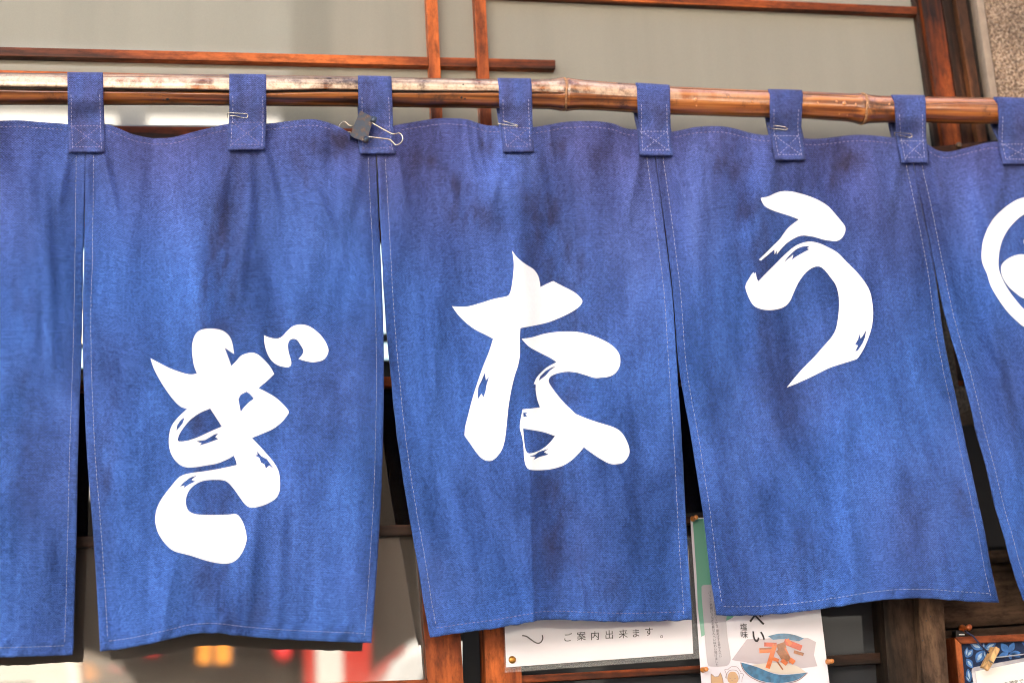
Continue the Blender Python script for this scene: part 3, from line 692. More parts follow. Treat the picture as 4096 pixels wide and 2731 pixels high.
# laminated card, peg, clips and cord on the board
card = thing('laminated_card', 'laminated white card clipped to the notice board by a wooden clothespin', 'card', unp(4000, 2700, YF-.004))
CP = lambda x, y: (3870+x*.109, 2560+y*.109)
M_lam = plain('clear_laminate', (.42, .42, .47), .12, coat=1, var=.25, scale=60, bump=.002)
o_ = [CP(150, 1150), CP(165, 1050), CP(220, 990), CP(320, 965), CP(2072, 640), (4400, 2568), (4400, 2830), CP(330, 2200)]
V_ = catmull([o_[0]+(1,), o_[1], o_[2], o_[3]+(1,), o_[4]+(1,), o_[5]+(1,), o_[6]+(1,), o_[7]+(1,)], 4)
flat('laminate', [V_], YF+.004, M_lam, card)
flat('sheet', [np.array([CP(290, 1130), CP(2072, 775), (4380, 2584), (4380, 2830), CP(440, 2200)])], YF+.0035, plain('card_paper', (.86, .86, .82), .5), card)
glyphs('lettering', [('だ', 3999, 2744, 18), ('本', 4021, 2734, 20), ('満', 4044, 2731, 21), ('席', 4062, 2728, 21), ('で', 4085, 2723, 20)], YF+.0030, M_ink, card, slope=-.2)
cp = thing('clothespin', 'small wooden clothespin gripping the top edge of the laminated card', 'clothespin', unp(3965, 2620, YF-.01))
prism('jaw', [CP(1040, 215), CP(1185, 300), CP(1180, 370), CP(945, 830), CP(770, 1110), CP(650, 1000), CP(790, 720)], YF-.014, .006, M_clothespin, cp, bev=.0006)
prism('jaw', [CP(905, 230), CP(985, 265), CP(850, 480), CP(690, 800), CP(640, 1020), CP(530, 980), CP(650, 740), CP(800, 480)], YF-.004, .006, M_clothespin, cp, bev=.0006)
tube('spring', [unp(*CP(780, 730), YF-.0148), unp(*CP(860, 775), YF-.0152), unp(*CP(945, 830), YF-.0148)], .0008, M_steel, cp)
pg = thing('hanging_peg', 'orange turned wooden peg above the corner of the notice board', 'peg', unp(3855, 2512, .1))
PC = lambda x, y: (3600+x*.211, 2400+y*.211)
lathe('peg_base', unp(*PC(1175, 534), .082), [(0, .0048), (.003, .0048), (.007, .0024), (.012, .002)], M_peg, pg, axis=Vector((0, -1, 0)))
lathe('peg_knob', np.array(unp(*PC(1175, 534), .082))+np.array([0, -.012, .0]), [(0, .002), (.004, .0022), (.0055, .0036), (.008, .0037), (.0092, .0028)], M_peg, pg, axis=Vector((0, -1, 0)))
hk = thing('hook_plate', 'small black metal hanger plate under the orange peg', 'hook', unp(*PC(1140, 640), .1))
prism('plate', [PC(1060, 560), PC(1215, 585), PC(1240, 690), PC(1062, 690)], .066, .012, M_black, hk, bev=.001)
prism('bright_tongue', [PC(1128, 634), PC(1226, 634), PC(1226, 656), PC(1128, 656)], .0645, .002, plain('polished_tin', (.9, .9, .9), .3, metal=.6), hk, bev=.0004)
M_cord = plain('navy_cord', (.02, .025, .07), .8, var=.3, scale=600)
co = tube('cord', [unp(*PC(1228, 575), .068), unp(*PC(1290, 620), .044), unp(*PC(1380, 670), .040), unp(*PC(1480, 790), .046), unp(*PC(1600, 920), .048), unp(*PC(1700, 1005), .048)], .0011, M_cord)
tag(co, 'navy cord running from the orange peg down to the clothespin', 'cord')
tl = tube('hanging_line', [unp(*CP(1050, 615), YF+.006), unp(*CP(1250, 600), YF+.006), unp(*CP(1600, 560), YF+.006), unp(*CP(2072, 500), YF+.006), unp(4400, 2575, YF+.006)], .0007, plain('pale_string', (.55, .58, .65), .7))
tag(tl, 'pale thin line strung across the indigo leaf cloth', 'string')

# ------------------------------------------------------------------ notice and poster pinned to the right door
YN = .0520
nt_ = thing('notice', 'white laminated notice pinned to the red stile of the right door', 'notice', unp(2400, 2600, YN))
M_film = None
m_, n_, p_ = newmat('clear_film'); p_.inputs['Base Color'].default_value = (.8, .8, .8, 1); p_.inputs['Roughness'].default_value = .08; p_.inputs['Alpha'].default_value = .16; M_film = m_
flat('laminate', [np.array([(2005, 2200), (2786, 2140), (2799, 2632), (2019, 2689)])], YN, M_film, nt_)
flat('sheet', [np.array([(2008, 2230), (2752, 2180), (2773, 2612), (2025, 2667)])], YN-.0008, M_paper, nt_)
txt = 'ご案内出来ます。'
xs = [2273, 2325, 2380, 2437, 2493, 2544, 2596, 2646]; ys = [2548, 2543, 2541, 2537, 2534, 2531, 2525, 2534]
glyphs('lettering', [(c, x, y, 38) for c, x, y in zip(txt, xs, ys)], YN-.0014, M_ink, nt_, slope=-.06, slant=.03)
hookp = catmull([(2088, 2540), (2105, 2543), (2120, 2553), (2138, 2566), (2152, 2571), (2164, 2566), (2171, 2552), (2169, 2538)], 4, closed=False)
strokes('lettering', [hookp], 5, YN-.0014, M_inkgrey, nt_)
sp_ = thing('brass_pin', 'flat brass drawing pin in the lower left corner of the notice', 'pin', unp(2049, 2637, YN))
lathe('pin_head', unp(2049, 2637, YN-.001), [(0, .0044), (.0012, .0042), (.002, .003), (.0022, .001)], plain('old_brass', (.42, .20, .04), .35, metal=.8, var=.3, scale=500), sp_)

YP = .0490
ps = thing('poster', 'white laminated poster of fried eel bone crackers pinned to the right door', 'poster', unp(3040, 2600, YP))
flat('sheet', [np.array([(2761, 2072), (3238, 2045), (3282, 2436), (3318, 2731), (3330, 2900), (2820, 2900), (2803, 2700)])], YP, M_paper, ps)
M_mint = plain('mint_print', (.15, .38, .27), .4, coat=.4)
def PQ(x, y): return (2750+x*.2764, 2400+y*.2764)
flat('colour_block', [np.array([(2771, 2076), (3190, 2052), (3160, 2180), (3000, 2380), PQ(650, 250), PQ(570, 290), PQ(480, 330), PQ(250, 500), PQ(200, 525), PQ(150, 120), (2786, 2300)])], YP-.0004, M_mint, ps)
bub = [(2806, 2345), (2830, 2338), (2905, 2333), (2918, 2345), PQ(560, 330), PQ(625, 830), PQ(600, 920), PQ(540, 950), PQ(340, 955), PQ(295, 930), PQ(275, 800), PQ(235, 300)]
flat('speech_panel', [catmull(bub, 3)], YP-.0008, plain('grey_print', (.42, .39, .42), .4, coat=.4), ps)
c1 = 'パリッと素揚げうなぎの骨せんべい味わい揚げました'; c2 = 'ご注文を頂いてから二度あげする骨せんべい'
it = [(c, 2839+i*1.27, 2368+i*12.6, 13) for i, c in enumerate(c1)] + [(c, 2857+i*1.3, 2410+i*11.2, 12) for i, c in enumerate(c2)]
glyphs('small_lettering', it, YP-.0012, M_inkgrey, ps, slant=.1)
glyphs('lettering', [('べ', *PQ(1000, 270), 64), ('い', *PQ(1030, 520), 58)], YP-.0012, M_ink, ps, slant=.08, bold=.018)
glyphs('lettering', [('塩', *PQ(812, 385), 31), ('味', *PQ(822, 495), 31)], YP-.0012, M_ink, ps, slant=.08)
# food picture: bowl, paper, fried bones
M_bowl = plain('blue_wave_print', (.025, .125, .24), .35, coat=.4, var=.45, scale=150)
M_bowlw = plain('cream_print', (.56, .49, .41), .4, coat=.4); M_sheetp = plain('lilac_grey_print', (.42, .36, .39), .4, coat=.4)
flat('picture_paper', [np.array([PQ(640, 860), PQ(860, 560), PQ(1240, 545), PQ(1740, 540), PQ(1860, 600), PQ(1830, 790), PQ(1880, 950), PQ(1500, 1000)])], YP-.0006, M_sheetp, ps)
flat('bowl_picture', [catmull([PQ(1165, 515)+(1,), PQ(1300, 482), PQ(1430, 478), PQ(1560, 500), PQ(1685, 548)+(1,), PQ(1610, 590)+(1,), PQ(1500, 570), PQ(1380, 558), PQ(1240, 568)+(1,)], 4)], YP-.0010, M_bowl, ps)
flat('bowl_picture', [catmull([PQ(775, 895)+(1,), PQ(1000, 960), PQ(1260, 1060), PQ(1480, 1070), PQ(1735, 1040)+(1,), PQ(1600, 1140), PQ(1420, 1185), PQ(1250, 1190), PQ(1060, 1160), PQ(900, 1080), PQ(810, 985)], 4)], YP-.0010, M_bowl, ps)
flat('bowl_picture', [catmull([PQ(930, 930)+(1,), PQ(1250, 900), PQ(1560, 940), PQ(1720, 1040)+(1,), PQ(1480, 1062), PQ(1260, 1050), PQ(1060, 985)], 4)], YP-.0009, M_bowlw, ps)
strokes('bowl_picture', [catmull([PQ(768, 895), PQ(800, 990), PQ(895, 1095), PQ(1060, 1175), PQ(1250, 1203), PQ(1430, 1196), PQ(1610, 1150), PQ(1738, 1045)], 4, closed=False)], 2.2, YP-.0011, plain('dark_red_print', (.16, .05, .04), .5), ps)
M_o = [plain('orange_print', (.60, .125, .012), .4, coat=.4, var=.3, scale=200), plain('red_orange_print', (.46, .055, .008), .4, coat=.4, var=.3, scale=200), plain('brown_print', (.27, .085, .015), .4, coat=.4, var=.4, scale=200)]
sticks = [((1110, 635), (1290, 640), 60, 1), ((1040, 725), (1230, 715), 75, 0), ((1050, 700), (1220, 690), 26, 2), ((1270, 630), (1160, 980), 66, 0), ((1400, 590), (1650, 690), 85, 1), ((1440, 560), (1500, 640), 50, 0), ((1370, 620), (1500, 900), 46, 0), ((1330, 700), (1450, 880), 120, 2), ((1300, 680), (1420, 640), 90, 2), ((1540, 740), (1680, 780), 46, 2), ((1360, 860), (1440, 920), 60, 0), ((1290, 870), (1380, 1000), 22, 2), ((1480, 850), (1545, 900), 70, 0), ((1240, 840), (1320, 870), 50, 0)]
for i, (a, b, w, k) in enumerate(sticks):
    strokes('food_picture', [[PQ(*a), PQ(*b)]], w*.2764, YP-.0012-i*.00004, M_o[k], ps)
# two little cat faces
M_tan = plain('tan_print', (.50, .31, .16), .4, coat=.4); M_pink = plain('lilac_line_print', (.25, .17, .16), .4)
def CQ(x, y): return (2830+x*.0723, 2640+y*.0723)
fc = [CQ(200, 1300)+(1,), CQ(195, 720)+(1,), CQ(400, 900)+(1,), CQ(600, 880)+(1,), CQ(720, 660)+(1,), CQ(830, 980), CQ(880, 1300)+(1,)]
flat('cat_drawing', [catmull(fc, 3)], YP-.0008, M_tan, ps); strokes('cat_drawing', [catmull(fc, 3, closed=False)], 2.2, YP-.0011, M_pink, ps)
f2 = [CQ(1100, 1000), CQ(1150, 760), CQ(1260, 640), CQ(1420, 610), CQ(1560, 660), CQ(1680, 850), CQ(1710, 1050), CQ(1600, 1250), CQ(1400, 1300), CQ(1180, 1200)]
flat('cat_drawing', [catmull(f2, 3)], YP-.0008, M_tan, ps)
strokes('cat_drawing', [catmull([CQ(1150, 470), CQ(1300, 350), CQ(1460, 320), CQ(1650, 370), CQ(1850, 640)], 3, closed=False), catmull([CQ(1160, 480), CQ(950, 500), CQ(1040, 740), CQ(980, 980)], 3, closed=False),
        catmull([CQ(1800, 700), CQ(1990, 760), CQ(1920, 980), CQ(1900, 1200)], 3, closed=False), catmull([CQ(1040, 1000), CQ(1060, 740), CQ(1200, 560), CQ(1420, 520), CQ(1640, 580), CQ(1760, 820), CQ(1740, 1050)], 3, closed=False),
        [CQ(1200, 960), CQ(1290, 1000)], [CQ(1480, 1010), CQ(1600, 960)], [CQ(1330, 1080), CQ(1400, 1120)]], 1.6, YP-.0011, M_pink, ps)
def push_pin(x, y, lab, Y=YP):
    t = thing('push_pin', lab, 'pin', unp(x, y, Y), 'turned wooden push pins holding the poster')
    ax = Vector((.05, -1, 0)); c = unp(x-5, y, Y-.0005)
    lathe('pin_body', c, [(0, .0034), (.002, .0034), (.004, .0021), (.008, .0019), (.0092, .0028), (.012, .0028), (.013, .002)], M_pin, t, axis=ax, n=16)
push_pin(2776, 2074, 'orange wooden push pin at the top left corner of the poster')
push_pin(2816, 2677, 'orange wooden push pin low on the left edge of the poster')
push_pin(3316, 2645, 'orange wooden push pin on the right edge of the poster')

# ------------------------------------------------------------------ bamboo pole
PX = [-700, -200, 0, 700, 1400, 1800, 2100, 2195, 2225, 2245, 2255, 2268, 2285, 2320, 2400, 2700, 3000, 3200, 3390, 3420, 3434, 3444, 3455, 3475, 3520, 3700, 3800, 3975, 4200, 4700]
PYC = [348, 353, 357, 360, 368, 374, 378, 378, 378, 378, 378, 379, 379, 380, 385, 404, 415, 420, 431, 434, 435, 436, 437, 437, 438, 439, 441, 445, 452, 468]
PR = [60, 60, 60, 60, 59.5, 58.5, 58, 59.5, 63, 67, 62, 67, 64, 60.5, 58.5, 56, 54, 53.5, 55, 57.5, 60.5, 57.5, 60.5, 55.5, 52.5, 50.5, 51.5, 49, 49, 48]
def pole_at(x):
    yc = float(np.interp(x, PX, PYC)); r = float(np.interp(x, PX, PR))
    c = unp(x, yc, 0.0)
    R = r/F*float(np.linalg.norm(c-CAM))*0.985
    return c, R
bp_ = thing('bamboo_pole', 'split weathered bamboo pole that carries the blue shop curtain', 'pole', pole_at(2000)[0])
def build_pole():
    xs = np.unique(np.concatenate([np.arange(-700, 4701, 22), np.arange(2180, 2330, 4), np.arange(3400, 3490, 4)])).astype(float)
    nseg = 120; vs = []; col = []
    el = math.radians(23.7)
    for x in xs:
        c, R = pole_at(x)
        g1 = math.radians(np.interp(x, [-700, 0, 650, 1000, 1300, 1560, 1990, 2230], [3, 2, -5, -8, 3, 2, 7, 3]))-el
        w1 = np.interp(x, [-700, 900, 1500, 2000, 2150, 2235, 2245], [.10, .10, .085, .05, .035, .02, .0001])
        g0 = math.radians(np.interp(x, [-700, 0, 1300, 2230], [58, 57, 54, 62]))-el
        w0 = np.interp(x, [-700, 0, 800, 1200, 1700], [.03, .045, .06, .03, .0001])
        g2 = math.radians(np.interp(x, [2280, 2696, 3077, 3208, 3410, 3440], [72, 62, 64, 52, 49, 60]))-el
        w2 = np.interp(x, [2270, 2300, 2690, 3100, 3350, 3430, 3440], [.0001, .03, .05, .08, .06, .02, .0001])
        g3 = math.radians(np.interp(x, [3450, 3580, 3975], [16, 18, 42]))-el
        w3 = np.interp(x, [3450, 3470, 3900, 4200], [.0001, .018, .03, .03])
        red = float(np.interp(x, [1600, 2300, 2800], [0.0, .35, 1.0]))
        for j in range(nseg):
            th = 2*math.pi*j/nseg           # 0 = towards -Y, rising to +Z
            def D(g): return (th-g+math.pi) % (2*math.pi)-math.pi
            cr = 0.0; rr = 1.0
            for g, w, dep, on in ((g1, w1, .42, x < 2246), (g0, w0, .12, x < 1700), (g2, w2, .16, 2270 < x < 3441), (g3, w3, .08, x > 3450)):
                if on and w > .001:
                    e = math.exp(-(D(g)/w)**4); rr -= dep*e; cr = max(cr, e)
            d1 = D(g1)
            sky_sheen = 0.0
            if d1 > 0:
                sky_sheen = min(1, d1/.06)*float(np.interp(x, [1900, 2250, 2700, 3200], [.95, .75, .35, .08]))*float(np.interp(d1, [0, .75, 1.15, 1.6], [1, .9, .25, 0]))  # sky highlight painted as a paler colour above the split
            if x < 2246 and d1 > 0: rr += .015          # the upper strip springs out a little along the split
            dz = noise.noise(Vector((x*.01, j*.35, 3.1)))*.008
            p = c + np.array([0, -math.cos(th), math.sin(th)])*R*(rr+dz)
            vs.append(p); col.append((sky_sheen, min(1, cr*1.1), red, 1))
    fs = []
    n = len(xs)
    for i in range(n-1):
        for j in range(nseg):
            a, b = i*nseg+j, i*nseg+(j+1) % nseg
            fs.append((a, b, b+nseg, a+nseg))
    fs.append(tuple(range(nseg))[::-1]); fs.append(tuple((n-1)*nseg+j for j in range(nseg)))
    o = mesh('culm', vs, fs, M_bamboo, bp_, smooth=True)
    at = o.data.color_attributes.new('sheen_and_wear', 'FLOAT_COLOR', 'POINT'); at.data.foreach_set('color', np.array(col, np.float32).ravel())
    bm = bmesh.new(); bm.from_mesh(o.data); bmesh.ops.recalc_face_normals(bm, faces=bm.faces); bm.to_mesh(o.data); bm.free()
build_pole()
def node_ring(x):
    c, R = pole_at(x)
    pts = [c+np.array([0.0012*math.sin(3*a), -math.cos(a)*(R*1.0), math.sin(a)*(R*1.0)]) for a in [2*math.pi*k/40 for k in range(40)]]
    tube('node_ring', pts, .0017, plain('pale_node_scar', (.40, .20, .09), .6, var=.5, scale=300, bump=.001), bp_, closed=True)
node_ring(2254); node_ring(3446)
for hx, off, hr in ((672, -38, 6.5), (655, -40, 3), (1838, -18, 5), (1852, -22, 4), (1845, 34, 4)):
    c, R = pole_at(hx); th = math.asin(off/60)-math.radians(23.7); nv_ = Vector((0, -math.cos(th), math.sin(th)))
    lathe('knot_hole', Vector(c)+nv_*(R*.99), [(0, hr*.00031), (.0006, hr*.00027)], M_ink, bp_, axis=nv_, n=9)
M_drop = plain('amber_resin', (.62, .26, .09), .12, coat=1)
for x, off, r in ((2765, 6, 9), (2770, -18, 5), (3355, 14, 10), (3325, 20, 6), (3400, 12, 6), (3535, 20, 5), (3550, 4, 5), (2990, 6, 6), (3340, -30, 4), (3372, -32, 4), (2895, 22, 5), (3620, 14, 4), (3250, 10, 5)):
    c, R = pole_at(x); th = math.asin(max(-.9, min(.9, off/55)))-math.radians(23.7)
    nrm_ = Vector((0, -math.cos(th), math.sin(th))); rr = r*.00031
    lathe('resin_drop', Vector(c)+nrm_*(R*.985), [(0, rr), (rr*.3, rr*.9), (rr*.55, rr*.5), (rr*.62, rr*.1)], M_drop, bp_, axis=nrm_, n=12)

# ------------------------------------------------------------------ the curtain
def interp_path(path, y):
    yy = [p[0] for p in path]; xx = [p[1] for p in path]
    return np.interp(y, yy, xx)
# folds: ridge line (y -> x), height (m), left width, right width (px), fade-in y, fade-out y
FOLDS = [
    ([(500, 2046), (1000, 2072), (1900, 2112), (2500, 2135)], .026, 330, 78, 520, 9999),       # sharp ridge of the middle panel
    ([(500, 880), (1000, 800), (1500, 770), (2500, 800)], .018, 260, 110, 520, 9999),          # ridge left of the valley in the gi panel
    ([(560, 1200), (700, 1235), (950, 1345), (1050, 1390)], .012, 70, 22, 560, 1000),           # diagonal crease under the binder clip
    ([(500, 1310), (700, 1400), (1200, 1450), (2400, 1420)], .012, 170, 120, 480, 2700),
    ([(500, 2790), (1000, 2790), (1600, 2810), (2500, 2900)], .016, 120, 85, 520, 9999),       # left ridge of the u panel
    ([(500, 3010), (900, 3040), (1500, 3060), (2400, 3200)], .012, 90, 100, 500, 9999),
    ([(500, 3450), (1000, 3480), (1700, 3560), (2400, 3640)], .022, 300, 140, 560, 9999),
    ([(600, 3850), (900, 3960), (1300, 4080), (1800, 4250)], .014, 110, 90, 600, 9999),        # slanting fold of the emblem panel
    ([(500, 130), (1500, 60), (2600, 20)], .010, 160, 140, 520, 9999),
    ([(1400, 2330), (2000, 2360), (2500, 2330)], .010, 120, 90, 1500, 9999),
    ([(1700, 1180), (2600, 1080)], .010, 160, 110, 1700, 9999),
    ([(500, 480), (1500, 520), (2600, 470)], .007, 130, 110, 700, 9999),
]
for lx, ly in ((340, 606), (985, 596), (1508, 611), (2075, 604), (2625, 619), (3165, 637), (3660, 648), (4080, 655)):
    for dx, sx_, am in ((-62, -.20, .0065), (66, .24, .0075), (8, .03, .0048)):
        FOLDS.append(([(ly-80, lx+dx-sx_*60), (ly+420, lx+dx+sx_*420)], am, 30, 20, ly-170, ly+330))
for p0, p1, p2 in (((1868, 540), (1890, 660), (1940, 800)), ((1905, 540), (1930, 650), (1975, 790)), ((1945, 560), (1962, 660), (1990, 760)), ((1830, 545), (1845, 640), (1870, 740)), ((1600, 640), (1612, 740), (1608, 840)),
                   ((2200, 540), (2215, 640), (2260, 760)), ((2300, 540), (2290, 640), (2250, 720)), ((2880, 560), (2895, 680), (2960, 820)), ((3340, 560), (3330, 680), (3290, 800))):
    FOLDS.append(([(p0[1], p0[0]), (p1[1], p1[0]), (p2[1], p2[0])], .0026, 11, 9, p0[1]-200, p2[1]))
for q0, q1, am, w in (((2890, 2180), (2975, 2400), .004, 12), ((1010, 700), (960, 1150), .006, 22), ((1120, 640), (1190, 900), .005, 18), ((1040, 1900), (985, 2500), .006, 26), ((1130, 2050), (1110, 2500), .005, 22), ((700, 2250), (640, 2560), .005, 24),
                     ((1760, 1250), (1700, 1900), .004, 26), ((2480, 1300), (2520, 2000), .005, 30), ((3360, 1700), (3420, 2350), .006, 34), ((3900, 700), (4010, 1150), .007, 24), ((3960, 1250), (4070, 1900), .007, 28), ((180, 700), (215, 1500), .005, 24), ((2300, 2200), (2345, 2450), .004, 16), ((3080, 560), (3000, 900), .005, 20)):
    FOLDS.append(([(q0[1], q0[0]), (q1[1], q1[0])], am, w*1.5, w, q0[1]-150, q1[1]+120))
FOLDS.append(([(1800, 2118), (2480, 2134)], .0035, 14, 10, 1700, 9999))
def cloth_y(px, py):
    px = np.asarray(px, float); py = np.asarray(py, float)
    Y = np.zeros(np.broadcast(px, py).shape)
    for path, amp, wl, wr, y0, y1 in FOLDS:
        amp = amp*1.25
        d = px-interp_path(path, py)
        w = np.where(d < 0, wl, wr)
        f = np.clip((py-y0)/260.0, 0, 1); f = f*f*(3-2*f)
        g = np.clip((y1-py)/220.0, 0, 1); g = g*g*(3-2*g)
        Y = Y - amp*f*g*np.exp(-np.abs(d/w)**1.7)
    # gentle swing of the lower cloth and small ripples
    t = np.clip((py-600)/1900.0, 0, 1)
    Y = Y + .008*t*np.sin(px*.0042+1.0) + .016*t*np.interp(px, [2700, 3500], [1, 0])
    Y = Y + .0022*np.sin(px*.021+py*.004+np.sin(py*.006))*np.clip((py-560)/300, 0, 1)*np.clip((1500-py)/900, .25, 1)
    Y = Y + .0012*np.sin(px*.047-py*.011+2*np.sin(px*.006))*np.clip((1300-py)/500, .15, 1)
    # puckers of the hem between loops
    Y = Y + .006*np.sin(px*.0228+.6)*np.exp(-((py-500)/160.0)**2)
    # binder-clip tuck
    Y = Y - .012*np.exp(-((px-1385)/55.0)**2-((py-540)/70.0)**2) + .012*np.exp(-((px-1330)/40.0)**2-((py-610)/70.0)**2)
    Y = Y + .004*np.exp(-((px-1960)/30.0)**2-((py-640)/110.0)**2)
    return Y
def fine(px, py):
    out = np.zeros(px.shape)
    fl = out.ravel(); a = px.ravel(); b = py.ravel()
    for i in range(len(fl)):
        fl[i] =   .0027*noise.noise(Vector((a[i]*.012, b[i]*.0045, 1.7)))+.0008*noise.noise(Vector((a[i]*.045, b[i]*.013, 5.2)))
    return out
def cy1(x, y): return float(cloth_y(x, y))
def resample(pts, n):
    P = catmull([tuple(p) for p in pts], 8, closed=False)
    s = np.concatenate([[0], np.cumsum(np.hypot(*np.diff(P, axis=0).T))]); s /= s[-1]
    t = np.linspace(0, 1, n)
    return np.stack([np.interp(t, s, P[:, 0]), np.interp(t, s, P[:, 1])], -1)
D = 1.7415
def d2p(l): return [(x*D, y*D) for x, y in l]
SEAM1A = d2p([(195, 290), (194, 350), (191, 600), (187, 800), (180, 1000), (175, 1200), (170, 1400), (166, 1503)])
SEAM1B = d2p([(196, 290), (196, 350), (193, 600), (190, 690), (190, 800), (193, 900), (200, 1050), (212, 1200), (222, 1350), (230, 1495)])
SEAM2B = d2p([(864, 300), (863, 350), (867, 450), (873, 560), (879, 700), (882, 850), (880, 1000), (875, 1150), (866, 1300), (859, 1400), (853, 1476)])
SEAM2C = d2p([(865.5, 300), (865.5, 350), (871, 450), (877, 560), (886, 720), (897, 850), (912, 1000), (934, 1150), (960, 1300), (974, 1390), (988, 1463)])
SEAM3C = [(2612, 520), (2618, 620), (2650, 850), (2678, 1080), (2691, 1200), (2705, 1423), (2712, 1532), (2726, 1742), (2736, 1934), (2750, 2195), (2760, 2340), (2769, 2477)]
SEAM3D = [(2614.5, 520), (2621, 620), (2653, 850), (2682, 1080), (2695, 1200), (2713, 1445), (2736, 1596), (2761, 1730), (2784, 1876), (2809, 2035), (2824, 2150), (2839, 2287), (2854, 2388), (2866, 2459)]
SEAM4D = [(3640, 555), (3652, 652), (3686, 812), (3715, 956), (3738, 1076), (3755, 1200), (3774, 1339), (3801, 1482), (3832, 1624), (3863, 1776), (3881, 1856), (3908, 1981), (3939, 2124), (3961, 2249), (3996, 2408)]
SEAM4E = [(3642.5, 555), (3654.5, 652), (3690, 812), (3719.5, 956), (3744, 1082), (3766, 1190), (3789, 1290), (3818, 1390), (3845, 1473), (3881, 1615), (3908, 1731), (3948, 1874), (3983, 2026), (4015, 2133), (4041, 2231), (4068, 2320), (4094, 2400)]
A_L = [(-870, 500), (-880, 1500), (-900, 2660)]
E_R = [(5060, 620), (5150, 1500), (5260, 2480)]
TOP_A = [(-870, 500), (-600, 480), (-330, 505), (-150, 488), (0, 484), (76, 482), (149, 488), (270, 497), SEAM1A[0]]
TOP_B = [SEAM1B[0], (418, 497), (470, 512), (530, 537), (600, 552), (640, 553), (690, 550), (760, 532), (840, 512), (915, 496), (1000, 496), (1064, 495), (1120, 490), (1190, 481), (1255, 478), (1310, 490), (1360, 510), (1400, 533), (1425, 552), (1460, 560), SEAM2B[0]]
TOP_B[-1] = (1504, 540); SEAM2B[0] = (1504, 540); SEAM2B[1] = (1503, 612)
TOP_C = [SEAM2C[0], (1574, 504), (1657, 488), (1752, 474), (1818, 474), (1871, 479), (1925, 497), (1960, 503), (1998, 503), (2060, 506), (2133, 509), (2192, 500), (2264, 488), (2371, 485), (2448, 494), (2496, 512), (2543, 518), SEAM3C[0]]
TOP_D = [SEAM3D[0], (2682, 527), (2732, 519), (2779, 509), (2845, 505), (2898, 507), (2952, 518), (3005, 533), (3053, 540), (3090, 540), (3150, 547), (3208, 553), (3261, 556), (3327, 550), (3380, 543), (3440, 540), (3499, 543), (3559, 549), (3595, 551), SEAM4D[0]]
TOP_E = [SEAM4E[0], (3700, 572), (3743, 598), (3785, 608), (3827, 601), (3886, 586), (3946, 571), (3993, 567), (4060, 570), (4130, 574), (4300, 600), (4480, 590), (4640, 575), (4850, 610), E_R[0]]
BOT_A = [A_L[-1], (-500, 2640), (-200, 2632), (0, 2627), (120, 2624), SEAM1A[-1]]
BOT_B = [SEAM1B[-1]] + d2p([(300, 1486), (380, 1469), (440, 1455), (500, 1453), (560, 1460), (650, 1467), (750, 1472)]) + [SEAM2B[-1]]
BOT_C = [SEAM2C[-1]] + d2p([(1060, 1452), (1130, 1443), (1200, 1431), (1260, 1422), (1330, 1424), (1420, 1427), (1500, 1426)]) + [SEAM3C[-1]]
BOT_D = [SEAM3D[-1], (2964, 2461), (3077, 2456), (3202, 2445), (3351, 2424), (3470, 2405), (3559, 2395), (3648, 2391), (3737, 2393), (3827, 2400), (3916, 2406), SEAM4D[-1]]
BOT_E = [SEAM4E[-1], (4300, 2420), (4600, 2400), (4900, 2440), E_R[-1]]
nor = thing('shop_curtain', 'faded indigo shop curtain of split panels with bold white brush lettering', 'curtain', (unp(2048, 400, 0)[0], 0, unp(2048, 400, 0)[2]))
# cloth marks: (x, y, rx, ry, tilt, channel, strength): 1 stain and painted fold shade, 2 painted fold light
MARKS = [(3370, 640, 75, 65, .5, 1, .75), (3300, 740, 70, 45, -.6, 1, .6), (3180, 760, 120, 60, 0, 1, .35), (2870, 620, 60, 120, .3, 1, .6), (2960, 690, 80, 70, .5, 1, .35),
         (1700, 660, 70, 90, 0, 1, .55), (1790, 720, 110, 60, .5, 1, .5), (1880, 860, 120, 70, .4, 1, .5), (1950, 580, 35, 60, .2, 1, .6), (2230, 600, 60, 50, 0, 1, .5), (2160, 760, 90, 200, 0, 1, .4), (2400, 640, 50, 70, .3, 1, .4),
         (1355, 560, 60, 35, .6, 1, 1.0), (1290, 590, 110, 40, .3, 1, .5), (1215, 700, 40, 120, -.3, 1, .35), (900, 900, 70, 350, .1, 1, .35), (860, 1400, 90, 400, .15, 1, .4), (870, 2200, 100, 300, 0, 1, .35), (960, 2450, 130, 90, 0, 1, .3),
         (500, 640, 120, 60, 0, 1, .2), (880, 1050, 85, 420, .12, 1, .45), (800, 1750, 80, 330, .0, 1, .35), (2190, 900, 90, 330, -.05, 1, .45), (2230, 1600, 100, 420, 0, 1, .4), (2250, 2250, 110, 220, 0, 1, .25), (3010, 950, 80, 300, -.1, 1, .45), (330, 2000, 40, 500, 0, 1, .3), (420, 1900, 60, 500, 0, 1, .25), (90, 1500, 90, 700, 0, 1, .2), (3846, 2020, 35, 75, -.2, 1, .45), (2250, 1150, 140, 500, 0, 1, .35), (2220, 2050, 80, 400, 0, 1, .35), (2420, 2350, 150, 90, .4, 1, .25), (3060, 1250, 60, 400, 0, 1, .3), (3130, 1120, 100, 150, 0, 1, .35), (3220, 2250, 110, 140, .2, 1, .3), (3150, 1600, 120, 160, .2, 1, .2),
         (2790, 800, 60, 300, 0, 2, .5), (2100, 640, 40, 140, 0, 2, .4), (2500, 1000, 130, 300, 0, 2, .25), (1250, 950, 150, 200, 0, 2, .25), (1700, 2350, 200, 160, 0, 2, .35), (3560, 700, 60, 260, -.2, 2, .4), (3620, 2050, 160, 300, -.3, 2, .3), (1150, 2300, 130, 200, 0, 2, .2), (3890, 900, 60, 250, -.4, 2, .4)]
